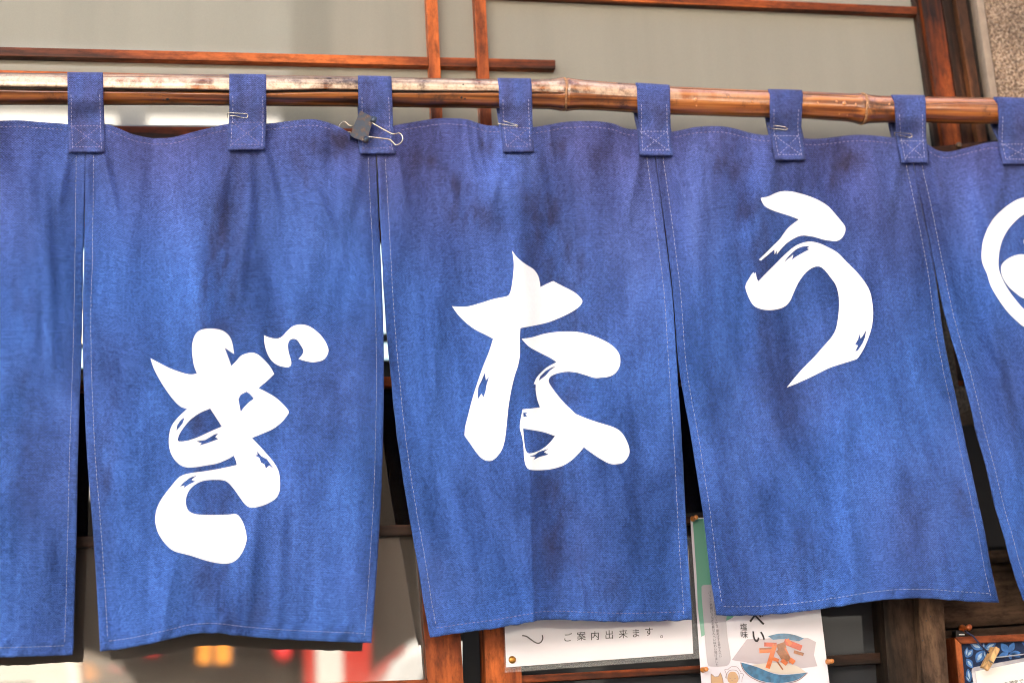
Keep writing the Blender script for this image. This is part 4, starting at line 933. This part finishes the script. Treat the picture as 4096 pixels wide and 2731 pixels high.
def dye_shade(px, py):
    c = np.zeros(px.shape+(4,)); c[..., 3] = 1
    fl = np.array([noise.noise(Vector((x*.0022, y*.0016, 9.0))) for x, y in zip(px.ravel(), py.ravel())]).reshape(px.shape)
    top = np.clip(1-(py-560)/620.0, 0, 1)
    right = np.interp(px, [0, 1600, 2400, 4096], [.0, .08, .18, .15])
    c[..., 0] = np.clip(.04+.75*top**1.2+right*np.clip(1-(py-600)/1700, 0, 1)+.35*fl, 0, 1)
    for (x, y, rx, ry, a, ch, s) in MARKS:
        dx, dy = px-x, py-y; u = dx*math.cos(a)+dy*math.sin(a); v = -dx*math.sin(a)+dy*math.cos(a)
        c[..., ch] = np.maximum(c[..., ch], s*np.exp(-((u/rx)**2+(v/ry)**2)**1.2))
    rag = np.array([noise.fractal(Vector((x*.012, y*.007, 4.0)), 1.0, 2.0, 4) for x, y in zip(px.ravel(), py.ravel())]).reshape(px.shape)
    rag2 = np.array([noise.fractal(Vector((x*.035+y*.006, y*.009, 6.0)), 1.0, 2.0, 4) for x, y in zip(px.ravel(), py.ravel())]).reshape(px.shape)
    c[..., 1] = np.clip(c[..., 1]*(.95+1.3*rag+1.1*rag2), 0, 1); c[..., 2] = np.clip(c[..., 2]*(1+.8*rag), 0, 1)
    return c
def set_attr(o, uvs, cols):
    me = o.data
    uv = me.uv_layers.new(name='UVMap'); idx = np.zeros(len(me.loops), np.int32); me.loops.foreach_get('vertex_index', idx)
    uv.data.foreach_set('uv', np.asarray(uvs, np.float32)[idx].ravel())
    at = me.color_attributes.new('dye_shade', 'FLOAT_COLOR', 'POINT'); at.data.foreach_set('color', np.asarray(cols, np.float32).ravel())
PXM = .00031
def panel(left, right, top, bottom, label, nu=110, nv=190, du=0):
    Lp, Rp, Tp, Bp = resample(left, nv), resample(right, nv), resample(top, nu), resample(bottom, nu)
    # frayed, slightly puckered lower edge
    ed = np.array([noise.noise(Vector((x*.035, 2.0, du)))*2.2+noise.noise(Vector((x*.11, 7.0, du)))*1.2 for x in Bp[:, 0]]); ed[0] = ed[-1] = 0
    Bp[:, 1] += ed
    u = np.linspace(0, 1, nu)[None, :, None]; v = np.linspace(0, 1, nv)[:, None, None]
    P = (1-v)*Tp[None]+v*Bp[None]+(1-u)*Lp[:, None]+u*Rp[:, None]-((1-u)*(1-v)*Tp[0]+u*(1-v)*Tp[-1]+(1-u)*v*Bp[0]+u*v*Bp[-1])
    px, py = P[..., 0], P[..., 1]
    Y = cloth_y(px, py)+fine(px, py)
    # turned hem at bottom and sides puckers a little
    hem = np.clip((v[..., 0]-.955)/.02, 0, 1)
    Y = Y - hem*.0012 + hem*.0016*np.sin(px*.075+py*.05+du)*np.sin(px*.013+1.3*du)
    Wv = unp_arr(px, py, Y)
    vs = Wv.reshape(-1, 3)
    fs = []
    for i in range(nv-1):
        for j in range(nu-1):
            a = i*nu+j; fs.append((a, a+nu, a+nu+1, a+1))
    o = mesh('cloth_panel', vs, fs, M_cloth, nor, smooth=True, label=label)
    wid = np.linalg.norm(Wv[nv//2, 0]-Wv[nv//2, -1]); hei = np.linalg.norm(Wv[0, nu//2]-Wv[-1, nu//2])
    U = np.stack(np.broadcast_arrays(u[..., 0]*wid+du*1.3, (1-v[..., 0])*hei), -1).reshape(-1, 2)
    set_attr(o, U, dye_shade(px, py).reshape(-1, 4))
    md = o.modifiers.new('thickness', 'SOLIDIFY'); md.thickness = .0022; md.offset = -1
    return o
P_A = panel(A_L, SEAM1A, TOP_A, BOT_A, 'plain outermost panel at the left end', du=1)
P_B = panel(SEAM1B, SEAM2B, TOP_B, BOT_B, 'panel lettered with a large white ぎ', du=2, nu=130)
P_C = panel(SEAM2C, SEAM3C, TOP_C, BOT_C, 'middle panel lettered with a large white な', du=3, nu=180)
P_D = panel(SEAM3D, SEAM4D, TOP_D, BOT_D, 'panel lettered with a large white う', du=4, nu=120)
P_E = panel(SEAM4E, E_R, TOP_E, BOT_E, 'panel with part of a white round crest at the right end', du=5, nu=160)

from mathutils.bvhtree import BVHTree
BVH = {}
def on_cloth(o):
    if o.name not in BVH:
        me = o.data
        BVH[o.name] = BVHTree.FromPolygons([v.co.copy() for v in me.vertices], [tuple(p.vertices) for p in me.polygons])
    t = BVH[o.name]
    def f(x, y):
        d = Vector(ray(x, y)).normalized()
        h = t.ray_cast(Vector(CAM), d)
        return h[0].y if h[0] is not None else cy1(x, y)
    return f
# stitching: short raised dashes in pale thread
def dashes(path, on, off, w, lift, jitter=.6):
    P = np.asarray(path, float)
    s = np.concatenate([[0], np.cumsum(np.hypot(*np.diff(P, axis=0).T))])
    out = []; t = 0.0
    while t+on < s[-1]:
        a = np.array([np.interp(t, s, P[:, 0]), np.interp(t, s, P[:, 1])]); b = np.array([np.interp(t+on, s, P[:, 0]), np.interp(t+on, s, P[:, 1])])
        d = nrm(b-a); q = np.array([-d[1], d[0]])*w/2; j = np.array([-d[1], d[0]])*random.uniform(-jitter, jitter)
        out.append([a+q+j, a-q+j, b-q+j, b+q+j]); t += on+off*random.uniform(.8, 1.2)
    return out
def stitch_mesh(name, paths, mat, parent, on=10, off=6.5, w=1.7, lift=.0007, depth=None):
    vs, fs = [], []
    if depth is None: depth = on_cloth(parent)
    for p in paths:
        for q in dashes(p, on, off, w, lift):
            b = len(vs)
            for (x, y) in q: vs.append(unp(x, y, (cy1(x, y) if depth is None else depth(x, y))-lift))
            m = np.mean(vs[b:b+4], 0)-np.array([0, .0005, 0]); vs.append(m)
            fs += [(b, b+1, b+4), (b+1, b+2, b+4), (b+2, b+3, b+4), (b+3, b, b+4)]
    return mesh(name, vs, fs, mat, parent, kind='stuff')
def shift(path, dx, y0=None, y1=None):
    out = [(x+dx, y) for x, y in resample(path, 90) if (y0 is None or y >= y0) and (y1 is None or y <= y1)]
    return out
def up(path, dy, x0, x1):
    return [(x, y+dy) for x, y in resample(path, 120) if x0 <= x <= x1]
stitch_mesh('stitching', [shift(SEAM1A, -33, 616, SEAM1A[-1][1]-30), up(BOT_A, -38, -900, SEAM1A[-1][0]-28)], M_thread, P_A)
stitch_mesh('stitching', [shift(SEAM1B, 33, 616, SEAM1B[-1][1]-45), shift(SEAM2B, -30, 616, SEAM2B[-1][1]-10)], M_thread, P_B)
stitch_mesh('stitching', [shift(SEAM2C, 33, 616, SEAM2C[-1][1]-40), shift(SEAM3C, -32, 625, SEAM3C[-1][1]-18)], M_thread, P_C)
stitch_mesh('stitching', [shift(SEAM3D, 30, 625, SEAM3D[-1][1]-38), shift(SEAM4D, -28, 660, SEAM4D[-1][1]-20), up(BOT_D, -36, 2890, 3965)], M_thread, P_D)
stitch_mesh('stitching', [shift(SEAM4E, 32, 660)], M_thread, P_E)
M_thread3 = plain('half_faded_thread', (.38, .36, .52), .8, spec=.1)
stitch_mesh('stitching', [up(BOT_B, -38, SEAM1B[-1][0]+30, SEAM2B[-1][0]-10)], M_thread3, P_B)
stitch_mesh('stitching', [up(BOT_C, -34, SEAM2C[-1][0]+25, SEAM3C[-1][0]-20)], M_thread2, P_C)
for T, Pn, x0, x1 in ((TOP_A, P_A, -900, 265), (TOP_B, P_B, 425, 1340), (TOP_C, P_C, 1600, 2540), (TOP_D, P_D, 2700, 3580), (TOP_E, P_E, 3720, 5000)):
    stitch_mesh('hem_stitching', [up(T, 24, x0, x1)], M_thread2, Pn, on=9, off=8, w=2.2)

# painted lettering, a thin film lying on the cloth
def S_(o, s):
    return lambda pts: [((o[0]+p[0]*s, o[1]+p[1]*s) + ((1,) if len(p) > 2 else ())) for p in pts]
gi = S_((560, 1240), .6762); na = S_((1760, 960), .6121); uu = S_((2900, 720), .5486); em = S_((3600, 600), .5741)
def paint(loops, parent, label):
    def small(l): a = np.array([p[:2] for p in l]); return np.ptp(a, axis=0).max() < 95
    Ls = [np.array([p[:2] for p in l]) if small(l) and i else catmull(l, 5) for i, l in enumerate(loops)]
    V, T = cdt(Ls, 13)
    V = np.array(V); Yv = cloth_y(V[:, 0], V[:, 1])+fine(V[:, 0], V[:, 1])-.0010
    P = unp_arr(V[:, 0], V[:, 1], Yv)
    fs = [t if np.cross(P[t[1]]-P[t[0]], P[t[2]]-P[t[0]])[1] < 0 else t[::-1] for t in T]
    return mesh('lettering', P, fs, M_white, parent, smooth=True, label=label)
c = 1
def C(pts): return [tuple(p) + ((1,) if False else ()) for p in pts]
GI_OUT = [(62,285,c),(110,310),(180,345),(250,370),(300,380),(337,375,c),(320,330),(310,270),(308,210),(320,160),(345,125),(390,110),(440,110),(490,122),(525,150),(545,190),(557,260,c),(530,243),(500,222,c),(515,260),(530,300),(540,331,c),(570,300),(600,268),(650,252),(690,258),(730,290),(770,335),(794,378,c),(750,420),(700,461,c),(740,480),(800,515),(850,560),(880,600),(865,630),(840,660),(790,700),(720,732),(662,755,c),(700,795),(750,850),(795,905),(822,960),(828,1040),(822,1080),(800,1115),(750,1145),(700,1162),(652,1166),(620,1145),(590,1105),(550,1050),(520,1018),(490,1005),(430,1003),(370,1010),(320,1035),(285,1075),(270,1125),(278,1170),(300,1195),(340,1207),(430,1210),(520,1208),(570,1206),(595,1230),(615,1270),(628,1320),(630,1360),(615,1410),(585,1460),(545,1490),(490,1498),(400,1482),(300,1450),(200,1422),(150,1380),(110,1320),(92,1260),(92,1210),(105,1160),(135,1105),(185,1040),(235,985),(290,965),(380,952),(480,935),(573,915,c),(566,887),(554,860,c),(520,880),(460,905),(390,918),(320,928),(260,925),(215,895),(185,850),(172,800),(172,750),(185,690),(220,640),(280,582,c),(240,570),(190,520),(140,450),(110,400),(80,340)]
GI_H = [[(415,582,c),(440,620),(484,688,c),(420,715),(340,752),(280,772),(232,776),(222,765),(240,720),(290,655),(350,610)],
        [(582,527,c),(595,500),(630,482),(650,495),(674,523,c),(640,548),(610,580),(596,602,c)],
        [(264,633,c),(255,665),(235,692),(214,714,c),(220,680),(240,650)],
        [(330,775,c),(385,768),(440,735),(463,728,c),(445,750,c),(463,762,c),(400,785),(350,800,c),(365,786,c)],
        [(690,832,c),(720,865),(750,880),(793,940,c),(765,918,c),(745,935,c),(735,910,c),(715,900),(705,872,c),(677,858,c),(696,855,c)],
        [(338,975,c),(295,990),(262,1015),(232,1045,c),(264,1036,c),(252,1056,c),(290,1030),(328,1012,c),(305,1003,c)]]
paint([gi(GI_OUT)]+[gi(h) for h in GI_H], P_B, 'white brushed hiragana gi')
paint([gi([(733,148,c),(760,160),(800,168),(835,160),(870,125),(905,95),(950,85),(1000,95),(1050,130),(1090,175),(1113,225),(1112,255),(1090,290),(1050,305),(1000,306),(937,290,c),(960,262),(967,240),(955,215),(930,178),(905,170),(885,180),(875,205),(880,250),(895,305),(890,330),(870,338),(820,328),(780,300),(755,260),(738,205)])], P_B, 'white voicing mark of the gi')
NA1 = [(472,70,c),(505,115),(555,155),(610,190),(640,230),(652,275),(656,307,c),(700,285),(740,268,c),(790,295),(850,325),(890,350),(925,385),(930,405),(910,435),(860,470),(790,505),(700,540),(600,562),(525,575,c),(522,640),(522,750),(510,820),(490,880),(470,960),(450,1070),(440,1160),(430,1260),(418,1330),(395,1385),(355,1430),(320,1442),(280,1430),(240,1390),(195,1325),(160,1276,c),(165,1220),(185,1140),(205,1060),(235,960),(280,830),(320,730),(347,645,c),(300,620),(230,585),(170,540),(120,490),(78,432,c),(130,436),(190,432),(270,410),(350,385),(435,368),(453,355),(467,310),(478,230),(482,150)]
NA1H = [(293,865,c),(300,915,c),(322,892,c),(305,945),(298,985),(285,1025,c),(270,1003,c),(247,1042,c),(250,965),(272,915)]
NA2 = [(533,645,c),(600,635),(680,612),(760,600),(830,597),(900,600),(980,618),(1060,650),(1120,685),(1160,725),(1177,765),(1175,820),(1150,865),(1110,890),(1060,898),(1010,900),(950,882),(890,865),(830,860),(770,870),(725,890),(710,920),(730,960),(800,1050),(887,1135,c),(960,1165),(1050,1195),(1130,1220),(1180,1250),(1215,1300),(1238,1365),(1232,1410),(1200,1450),(1160,1462),(1110,1460),(1050,1430),(990,1390),(940,1353,c),(900,1400),(850,1445),(790,1478),(710,1498),(620,1502),(580,1495),(560,1470),(550,1420),(545,1340),(535,1280),(522,1230),(525,1180),(540,1105,c),(590,1100),(653,1092,c),(635,1040),(625,980),(625,945),(612,940,c),(630,900),(660,865),(700,830),(762,797,c),(720,770),(650,735),(580,695)]
NA2H = [[(543,1230,c),(600,1240),(680,1255),(752,1280,c),(715,1325),(680,1355),(640,1378),(590,1392),(568,1385),(555,1350),(548,1290)],
        [(760,822,c),(720,850),(690,885),(645,918,c),(655,890),(690,855),(730,832)],
        [(543,1128,c),(570,1126,c),(558,1138,c),(570,1150,c),(546,1155,c)],
        [(708,1362,c),(680,1385,c),(710,1400,c),(650,1415),(610,1435,c),(625,1415,c),(583,1412,c),(620,1402),(645,1383)]]
paint([na(NA1), na(NA1H)], P_C, 'white cross and long stroke of the na')
paint([na(NA2)]+[na(h) for h in NA2H], P_C, 'white looped right half of the na')
paint([uu([(260,132,c),(310,122),(360,100),(400,86),(450,82),(520,92),(620,122),(700,158),(760,200),(830,280),(870,330),(878,355),(872,390),(850,425),(820,443),(790,445),(720,435),(650,415),(580,405),(540,410),(480,440),(430,480),(378,542,c),(377,514,c),(362,543,c),(360,506,c),(310,548),(262,588,c),(248,580,c),(300,530),(350,480),(400,430),(460,350),(538,288,c),(480,265),(400,240),(330,215),(290,190),(268,155)])], P_D, 'white top stroke of the u')
paint([uu([(208,672,c),(208,695,c),(222,673,c),(230,710),(242,740,c),(300,680),(360,620),(430,550),(500,490),(560,460),(620,450),(680,460),(740,485),(820,530),(890,600),(960,670),(1020,745),(1055,810),(1070,870),(1080,960),(1075,1040),(1060,1110),(1030,1190),(1000,1250),(965,1300),(930,1315),(850,1340),(760,1370),(640,1430),(530,1480),(452,1510,c),(500,1450),(570,1370),(650,1290),(720,1210),(780,1140),(810,1080),(825,1000),(832,920),(828,840),(810,770),(770,710),(720,650),(690,632),(660,632),(620,650),(580,685),(540,740),(510,800),(480,870),(460,900),(430,925),(380,942),(320,948),(260,940),(210,915),(175,860),(150,790),(155,755),(175,720),(193,690)]),
       uu([(622,480,c),(600,498,c),(618,505,c),(560,535),(520,558),(488,582,c),(498,545,c),(428,602,c),(460,560),(510,512),(560,487)]),
       uu([(1032,1088,c),(1020,1150),(1003,1190),(970,1240),(948,1252,c),(970,1205,c),(948,1200,c),(970,1160),(985,1115,c),(988,1155,c),(1005,1135)])], P_D, 'white sweeping body stroke of the u')
ring_o = [(864,330),(800,355),(720,410),(650,480),(600,570),(575,650),(568,740),(578,800),(605,860),(632,945),(680,1030),(740,1115),(800,1178),(864,1232),(960,1290),(1080,1320),(1220,1290),(1350,1190),(1450,1040),(1490,860),(1470,660),(1390,480),(1260,350),(1120,300),(980,295)]
ring_i = [(864,450),(810,490),(750,560),(710,640),(690,730),(688,820),(710,890),(750,965),(800,1035),(864,1108),(960,1180),(1080,1210),(1200,1180),(1300,1090),(1370,970),(1390,840),(1370,680),(1300,540),(1200,440),(1090,400),(970,405)]
paint([em(ring_o), em(ring_i)], P_E, 'white ring of the round crest')
paint([em([(864,728),(800,735),(740,765),(705,810),(712,880),(755,950),(810,1000),(864,1035),(940,1050),(1010,1010),(1040,930),(1020,840),(960,760)])], P_E, 'white comma inside the crest')
paint([em([(862,640),(885,600),(940,570),(1000,580),(1030,630),(1010,690),(950,712),(890,690)])], P_E, 'second white comma inside the crest')

# ------------------------------------------------------------------ hanging loops
LOOPS = [  # rows: y, x left, x right ; seam-box top y
    ([(299, -400, -256), (420, -398, -254), (606, -394, -250)], 500, 0),
    ([(297, 269, 411), (365, 270, 413), (422, 271, 414), (498, 273, 416), (606, 276, 420)], 498, 0),
    ([(299, 917, 1064), (365, 917, 1065), (455, 918, 1066), (490, 915, 1066), (596, 909, 1061)], 484, 0),
    ([(306, 1432, 1565), (417, 1434, 1570), (500, 1435, 1572), (611, 1438, 1584)], 500, 0),
    ([(317, 1990, 2124), (357, 1997, 2128), (476, 1999, 2130), (510, 2003, 2131), (604, 2014, 2136)], 506, 0),
    ([(334, 2541, 2677), (357, 2549, 2680), (430, 2552, 2681), (518, 2552, 2683), (619, 2558, 2691)], 520, 0),
    ([(355, 3070, 3207), (381, 3081, 3212), (452, 3082, 3208), (510, 3081, 3205), (540, 3084, 3208), (637, 3104, 3223)], 538, 0),
    ([(383, 3565, 3699), (411, 3580, 3704), (476, 3585, 3704), (547, 3589, 3705), (648, 3609, 3713)], 558, 0),
    ([(394, 3975, 4110), (417, 3993, 4130), (476, 3998, 4133), (565, 3994, 4136), (655, 4014, 4145)], 571, 0),
    ([(415, 4500, 4630), (500, 4510, 4640), (670, 4520, 4650)], 590, 0),
]
def loop(rows, ybox, _):
    ys = [r[0] for r in rows]; xm = (rows[0][1]+rows[0][2])/2
    cP, R = pole_at(xm); R += .0016
    ycen = float(np.interp(xm, PX, PYC)); ybot = rows[-1][0]
    xl = lambda y: float(np.interp(y, ys, [r[1] for r in rows])); xr = lambda y: float(np.interp(y, ys, [r[2] for r in rows]))
    nx = 13; grid = []; pxs = []
    el = math.radians(23.7)
    ytan = ycen + (R/.00031)*math.sin(el)*.97      # where the strap leaves the pole's front
    def depth(x, y):
        box_y = min(cy1(x, y), cy1(x-20, y), cy1(x+20, y))-.0034
        if y >= ybox: return box_y-.0012*math.sin((y-ybox)/(ybot-ybox)*math.pi)-(.0038*max(0, (y-ybot+30)/30))
        t = max(0, min(1, (y-ytan)/(ybox-ytan))); t = t*t*(3-2*t)
        return (-R)*(1-t)+box_y*t
    rowsY = list(np.linspace(ybot, ybox, 12))[:-1]+list(np.linspace(ybox, ytan, 12))
    for y in rowsY:
        row = []; pr = []
        for k in range(nx):
            x = xl(y)+(xr(y)-xl(y))*k/(nx-1)
            row.append(unp(x, y, depth(x, y)+.0006*math.cos(k/(nx-1)*2*math.pi)+.0016*noise.noise(Vector((x*.02, y*.012, xm))))); pr.append((x, y))
        grid.append(row); pxs.append(pr)
    last = grid[-1]
    for th in np.linspace(0, math.pi, 22)[1:]:
        row = []; pr = []
        yimg = ycen-math.sin(th+el if th < 1.2 else 1.57)*58
        w = min(1, th/(.5*math.pi))
        for k in range(nx):
            a = np.array(last[k])
            yq = max(ys[0], yimg); xq = xl(yq)+(xr(yq)-xl(yq))*k/(nx-1)
            X = unp(xq, yq, -math.cos(th)*R)[0] if th < math.pi*.5 else grid[-1][k][0]
            pc, _r = pole_at(proj((X, 0, cP[2]))[0])
            row.append(np.array([X, -math.cos(th)*R, pc[2]+math.sin(th)*R])); pr.append((xq, ycen-60*math.sin(th)))
        grid.append(row); pxs.append(pr)
    zend = unp(xm, ybox+55, 0)[2]; z0 = grid[-1][0][2]
    back = grid[-1]; xc_f = unp((xl(ybox)+xr(ybox))/2, ybox, 0)[0]; xc_b = sum(p[0] for p in back)/nx
    for t in np.linspace(0, 1, 10)[1:]:
        s = t*t*(3-2*t)
        row = [np.array([p[0]+(xc_f-xc_b)*t, R*(1-s)+(.004+cy1(xm, ybox+40))*s, p[2]*(1-t)+zend*t]) for p in back]
        grid.append(row); pxs.append([(p[0], p[1]) for p in pxs[-1]])
    n = len(grid); vs = [p for r in grid for p in r]
    fs = [(i*nx+j, i*nx+j+1, (i+1)*nx+j+1, (i+1)*nx+j) for i in range(n-1) for j in range(nx-1)]
    o = mesh('hanging_loop', vs, fs, M_cloth, nor, smooth=True)
    cum = np.concatenate([[0], np.cumsum([np.linalg.norm(grid[i+1][6]-grid[i][6]) for i in range(n-1)])])
    U = [(k/(nx-1)*.043+xm*.001, cum[i]) for i in range(n) for k in range(nx)]
    pp = np.array(pxs).reshape(-1, 2)
    cc = np.zeros((len(pp), 4)); cc[:, 3] = 1
    cc[:, 2] = .22
    cc[:, 0] = np.clip(.78+.3*np.array([noise.noise(Vector((x*.02, y*.012, 3))) for x, y in pp]), 0, 1)
    cc[:, 1] = np.clip(.25+.6*np.array([noise.noise(Vector((x*.018, y*.02, 8))) for x, y in pp]), 0, .6)
    set_attr(o, U, cc)
    md = o.modifiers.new('thickness', 'SOLIDIFY'); md.thickness = .0026; md.offset = -1
    # stitches
    dl = lambda x, y: depth(x, y)-.0004
    ytop = ytan-4
    lines = [[(xl(y)+14, y) for y in np.linspace(ytop, ybot-8, 30)], [(xr(y)-14, y) for y in np.linspace(ytop, ybot-8, 30)]]
    stitch_mesh('stitching', lines, M_thread3, o, on=9, off=7, w=2.0, lift=.0009, depth=dl)
    b = ybot-18; t = ybox+6
    q = [[(xl(t)+16, t), (xr(b)-16, b)], [(xr(t)-16, t), (xl(b)+16, b)], [(xl(t)+8, t), (xr(t)-8, t)], [(xl(b)+16, b), (xr(b)-16, b)]]
    stitch_mesh('cross_stitching', [resample(l, 8) for l in q], M_thread3 if xm > 2600 else M_thread2, o, on=7, off=6, w=2.2, lift=.0009, depth=dl)
    return depth
LD = [loop(*l) for l in LOOPS]

# ------------------------------------------------------------------ clips
def wire(name, pts, r, parent, depth, n=6):
    P = catmull(pts, 6, closed=False)
    return tube(name, [unp(x, y, depth(x, y)) for x, y in P], r, M_steel, parent, n=8)
def paper_clip(li, pts, lab):
    dp = LD[li]; x, y = pts[0]
    t = thing('paper_clip', lab, 'paper clip', unp(x, y, dp(x, y)), 'wire paper clips on the hanging loops')
    wire('wire', pts, .0005, t, lambda x, y: dp(x, y)-.0022)
def q2(o, s, l): return [(o[0]+x*s, o[1]+y*s) for x, y in l]
paper_clip(2, q2((850, 250), .287, [(240, 742), (330, 750), (460, 778), (488, 765), (490, 735), (470, 718), (350, 710), (225, 705), (210, 715), (208, 760), (212, 770)]), 'paper clip on the second loop, left of the binder clip')
paper_clip(4, q2((1950, 280), .2678, [(240, 765), (340, 795), (440, 825), (455, 835), (440, 845), (300, 825), (170, 805), (155, 795), (155, 780), (168, 775)]), 'paper clip on the loop right of the binder clip')
paper_clip(6, q2((2950, 300), .3401, [(428, 597), (500, 605), (560, 615), (585, 632), (575, 645), (500, 640), (400, 630), (372, 618), (368, 602)]), 'paper clip on the loop between two bamboo nodes\' right hand side')
paper_clip(7, q2((2950, 300), .3401, [(1880, 705), (1950, 720), (2030, 738), (2050, 730), (2048, 705), (2025, 692), (1930, 685), (1855, 680), (1846, 690), (1848, 720)]), 'paper clip on the loop nearest the timber frame')
bc = thing('binder_clip', 'rusty black binder clip with wire handles pinching the curtain hem', 'binder clip', unp(1450, 505, -.03))
BQ = lambda x, y: (1300+x*.1913, 400+y*.1913)
M_rust = None
def mat_rust():
    m, nt, p = newmat('rusty_black_metal')
    tc = N(nt, 'ShaderNodeTexCoord'); no = N(nt, 'ShaderNodeTexNoise'); no.inputs['Scale'].default_value = 150; no.inputs['Detail'].default_value = 8; no.inputs['Roughness'].default_value = .7
    L(nt, tc.outputs['Object'], no.inputs[0])
    c = N(nt, 'ShaderNodeValToRGB'); c.color_ramp.elements[0].position = .46; c.color_ramp.elements[0].color = (.034, .048, .070, 1)
    c.color_ramp.elements[1].position = .74; c.color_ramp.elements[1].color = (.40, .30, .25, 1); c.color_ramp.elements.new(.60).color = (.10, .055, .035, 1)
    L(nt, no.outputs[0], c.inputs[0]); L(nt, c.outputs[0], p.inputs['Base Color']); p.inputs['Roughness'].default_value = .45; p.inputs['Metallic'].default_value = .35
    b = N(nt, 'ShaderNodeBump'); b.inputs['Distance'].default_value = .0006; L(nt, no.outputs[0], b.inputs['Height']); L(nt, b.outputs[0], p.inputs['Normal'])
    return m
M_rust = mat_rust()
base = -.024
prism('clip_body', [BQ(735, 225), BQ(990, 350), BQ(985, 490), BQ(890, 800), BQ(860, 880), BQ(620, 800), BQ(530, 735), BQ(640, 450)], base, .0012, M_rust, bc, bev=.0004)
prism('clip_spine', [BQ(735, 225), BQ(760, 240), BQ(555, 745), BQ(530, 735)], base+.0005, .020, M_black, bc, bev=.0004)
tube('clip_barrel', [unp(*BQ(1035, 370), base-.0012), unp(*BQ(1000, 470), base-.0012)], .0034, plain('blue_black_metal', (.06, .08, .11), .35, metal=.5), bc, n=14)
tube('clip_barrel', [unp(*BQ(880, 780), base-.0012), unp(*BQ(845, 885), base-.0012)], .0034, M_rust, bc, n=14)
tube('wire_handle', [unp(x, y, base-.002-.00001*(x-1480)) for x, y in catmull([BQ(985, 480), BQ(1100, 550), BQ(1280, 650), BQ(1410, 715), BQ(1480, 710), BQ(1550, 695), BQ(1605, 740), BQ(1625, 800), BQ(1600, 880), BQ(1540, 930), BQ(1475, 945), BQ(1430, 900), BQ(1370, 840), BQ(1300, 820), BQ(1100, 795), BQ(905, 770)], 4, closed=False)], .00085, M_steel, bc)
tube('wire_handle', [unp(x, y, base+.018) for x, y in catmull([BQ(590, 548), BQ(530, 545), BQ(480, 510), BQ(430, 465), BQ(390, 460), BQ(330, 500), BQ(290, 570), BQ(330, 650), BQ(440, 672), BQ(490, 670), BQ(540, 690)], 4, closed=False)], .00075, M_steel, bc)
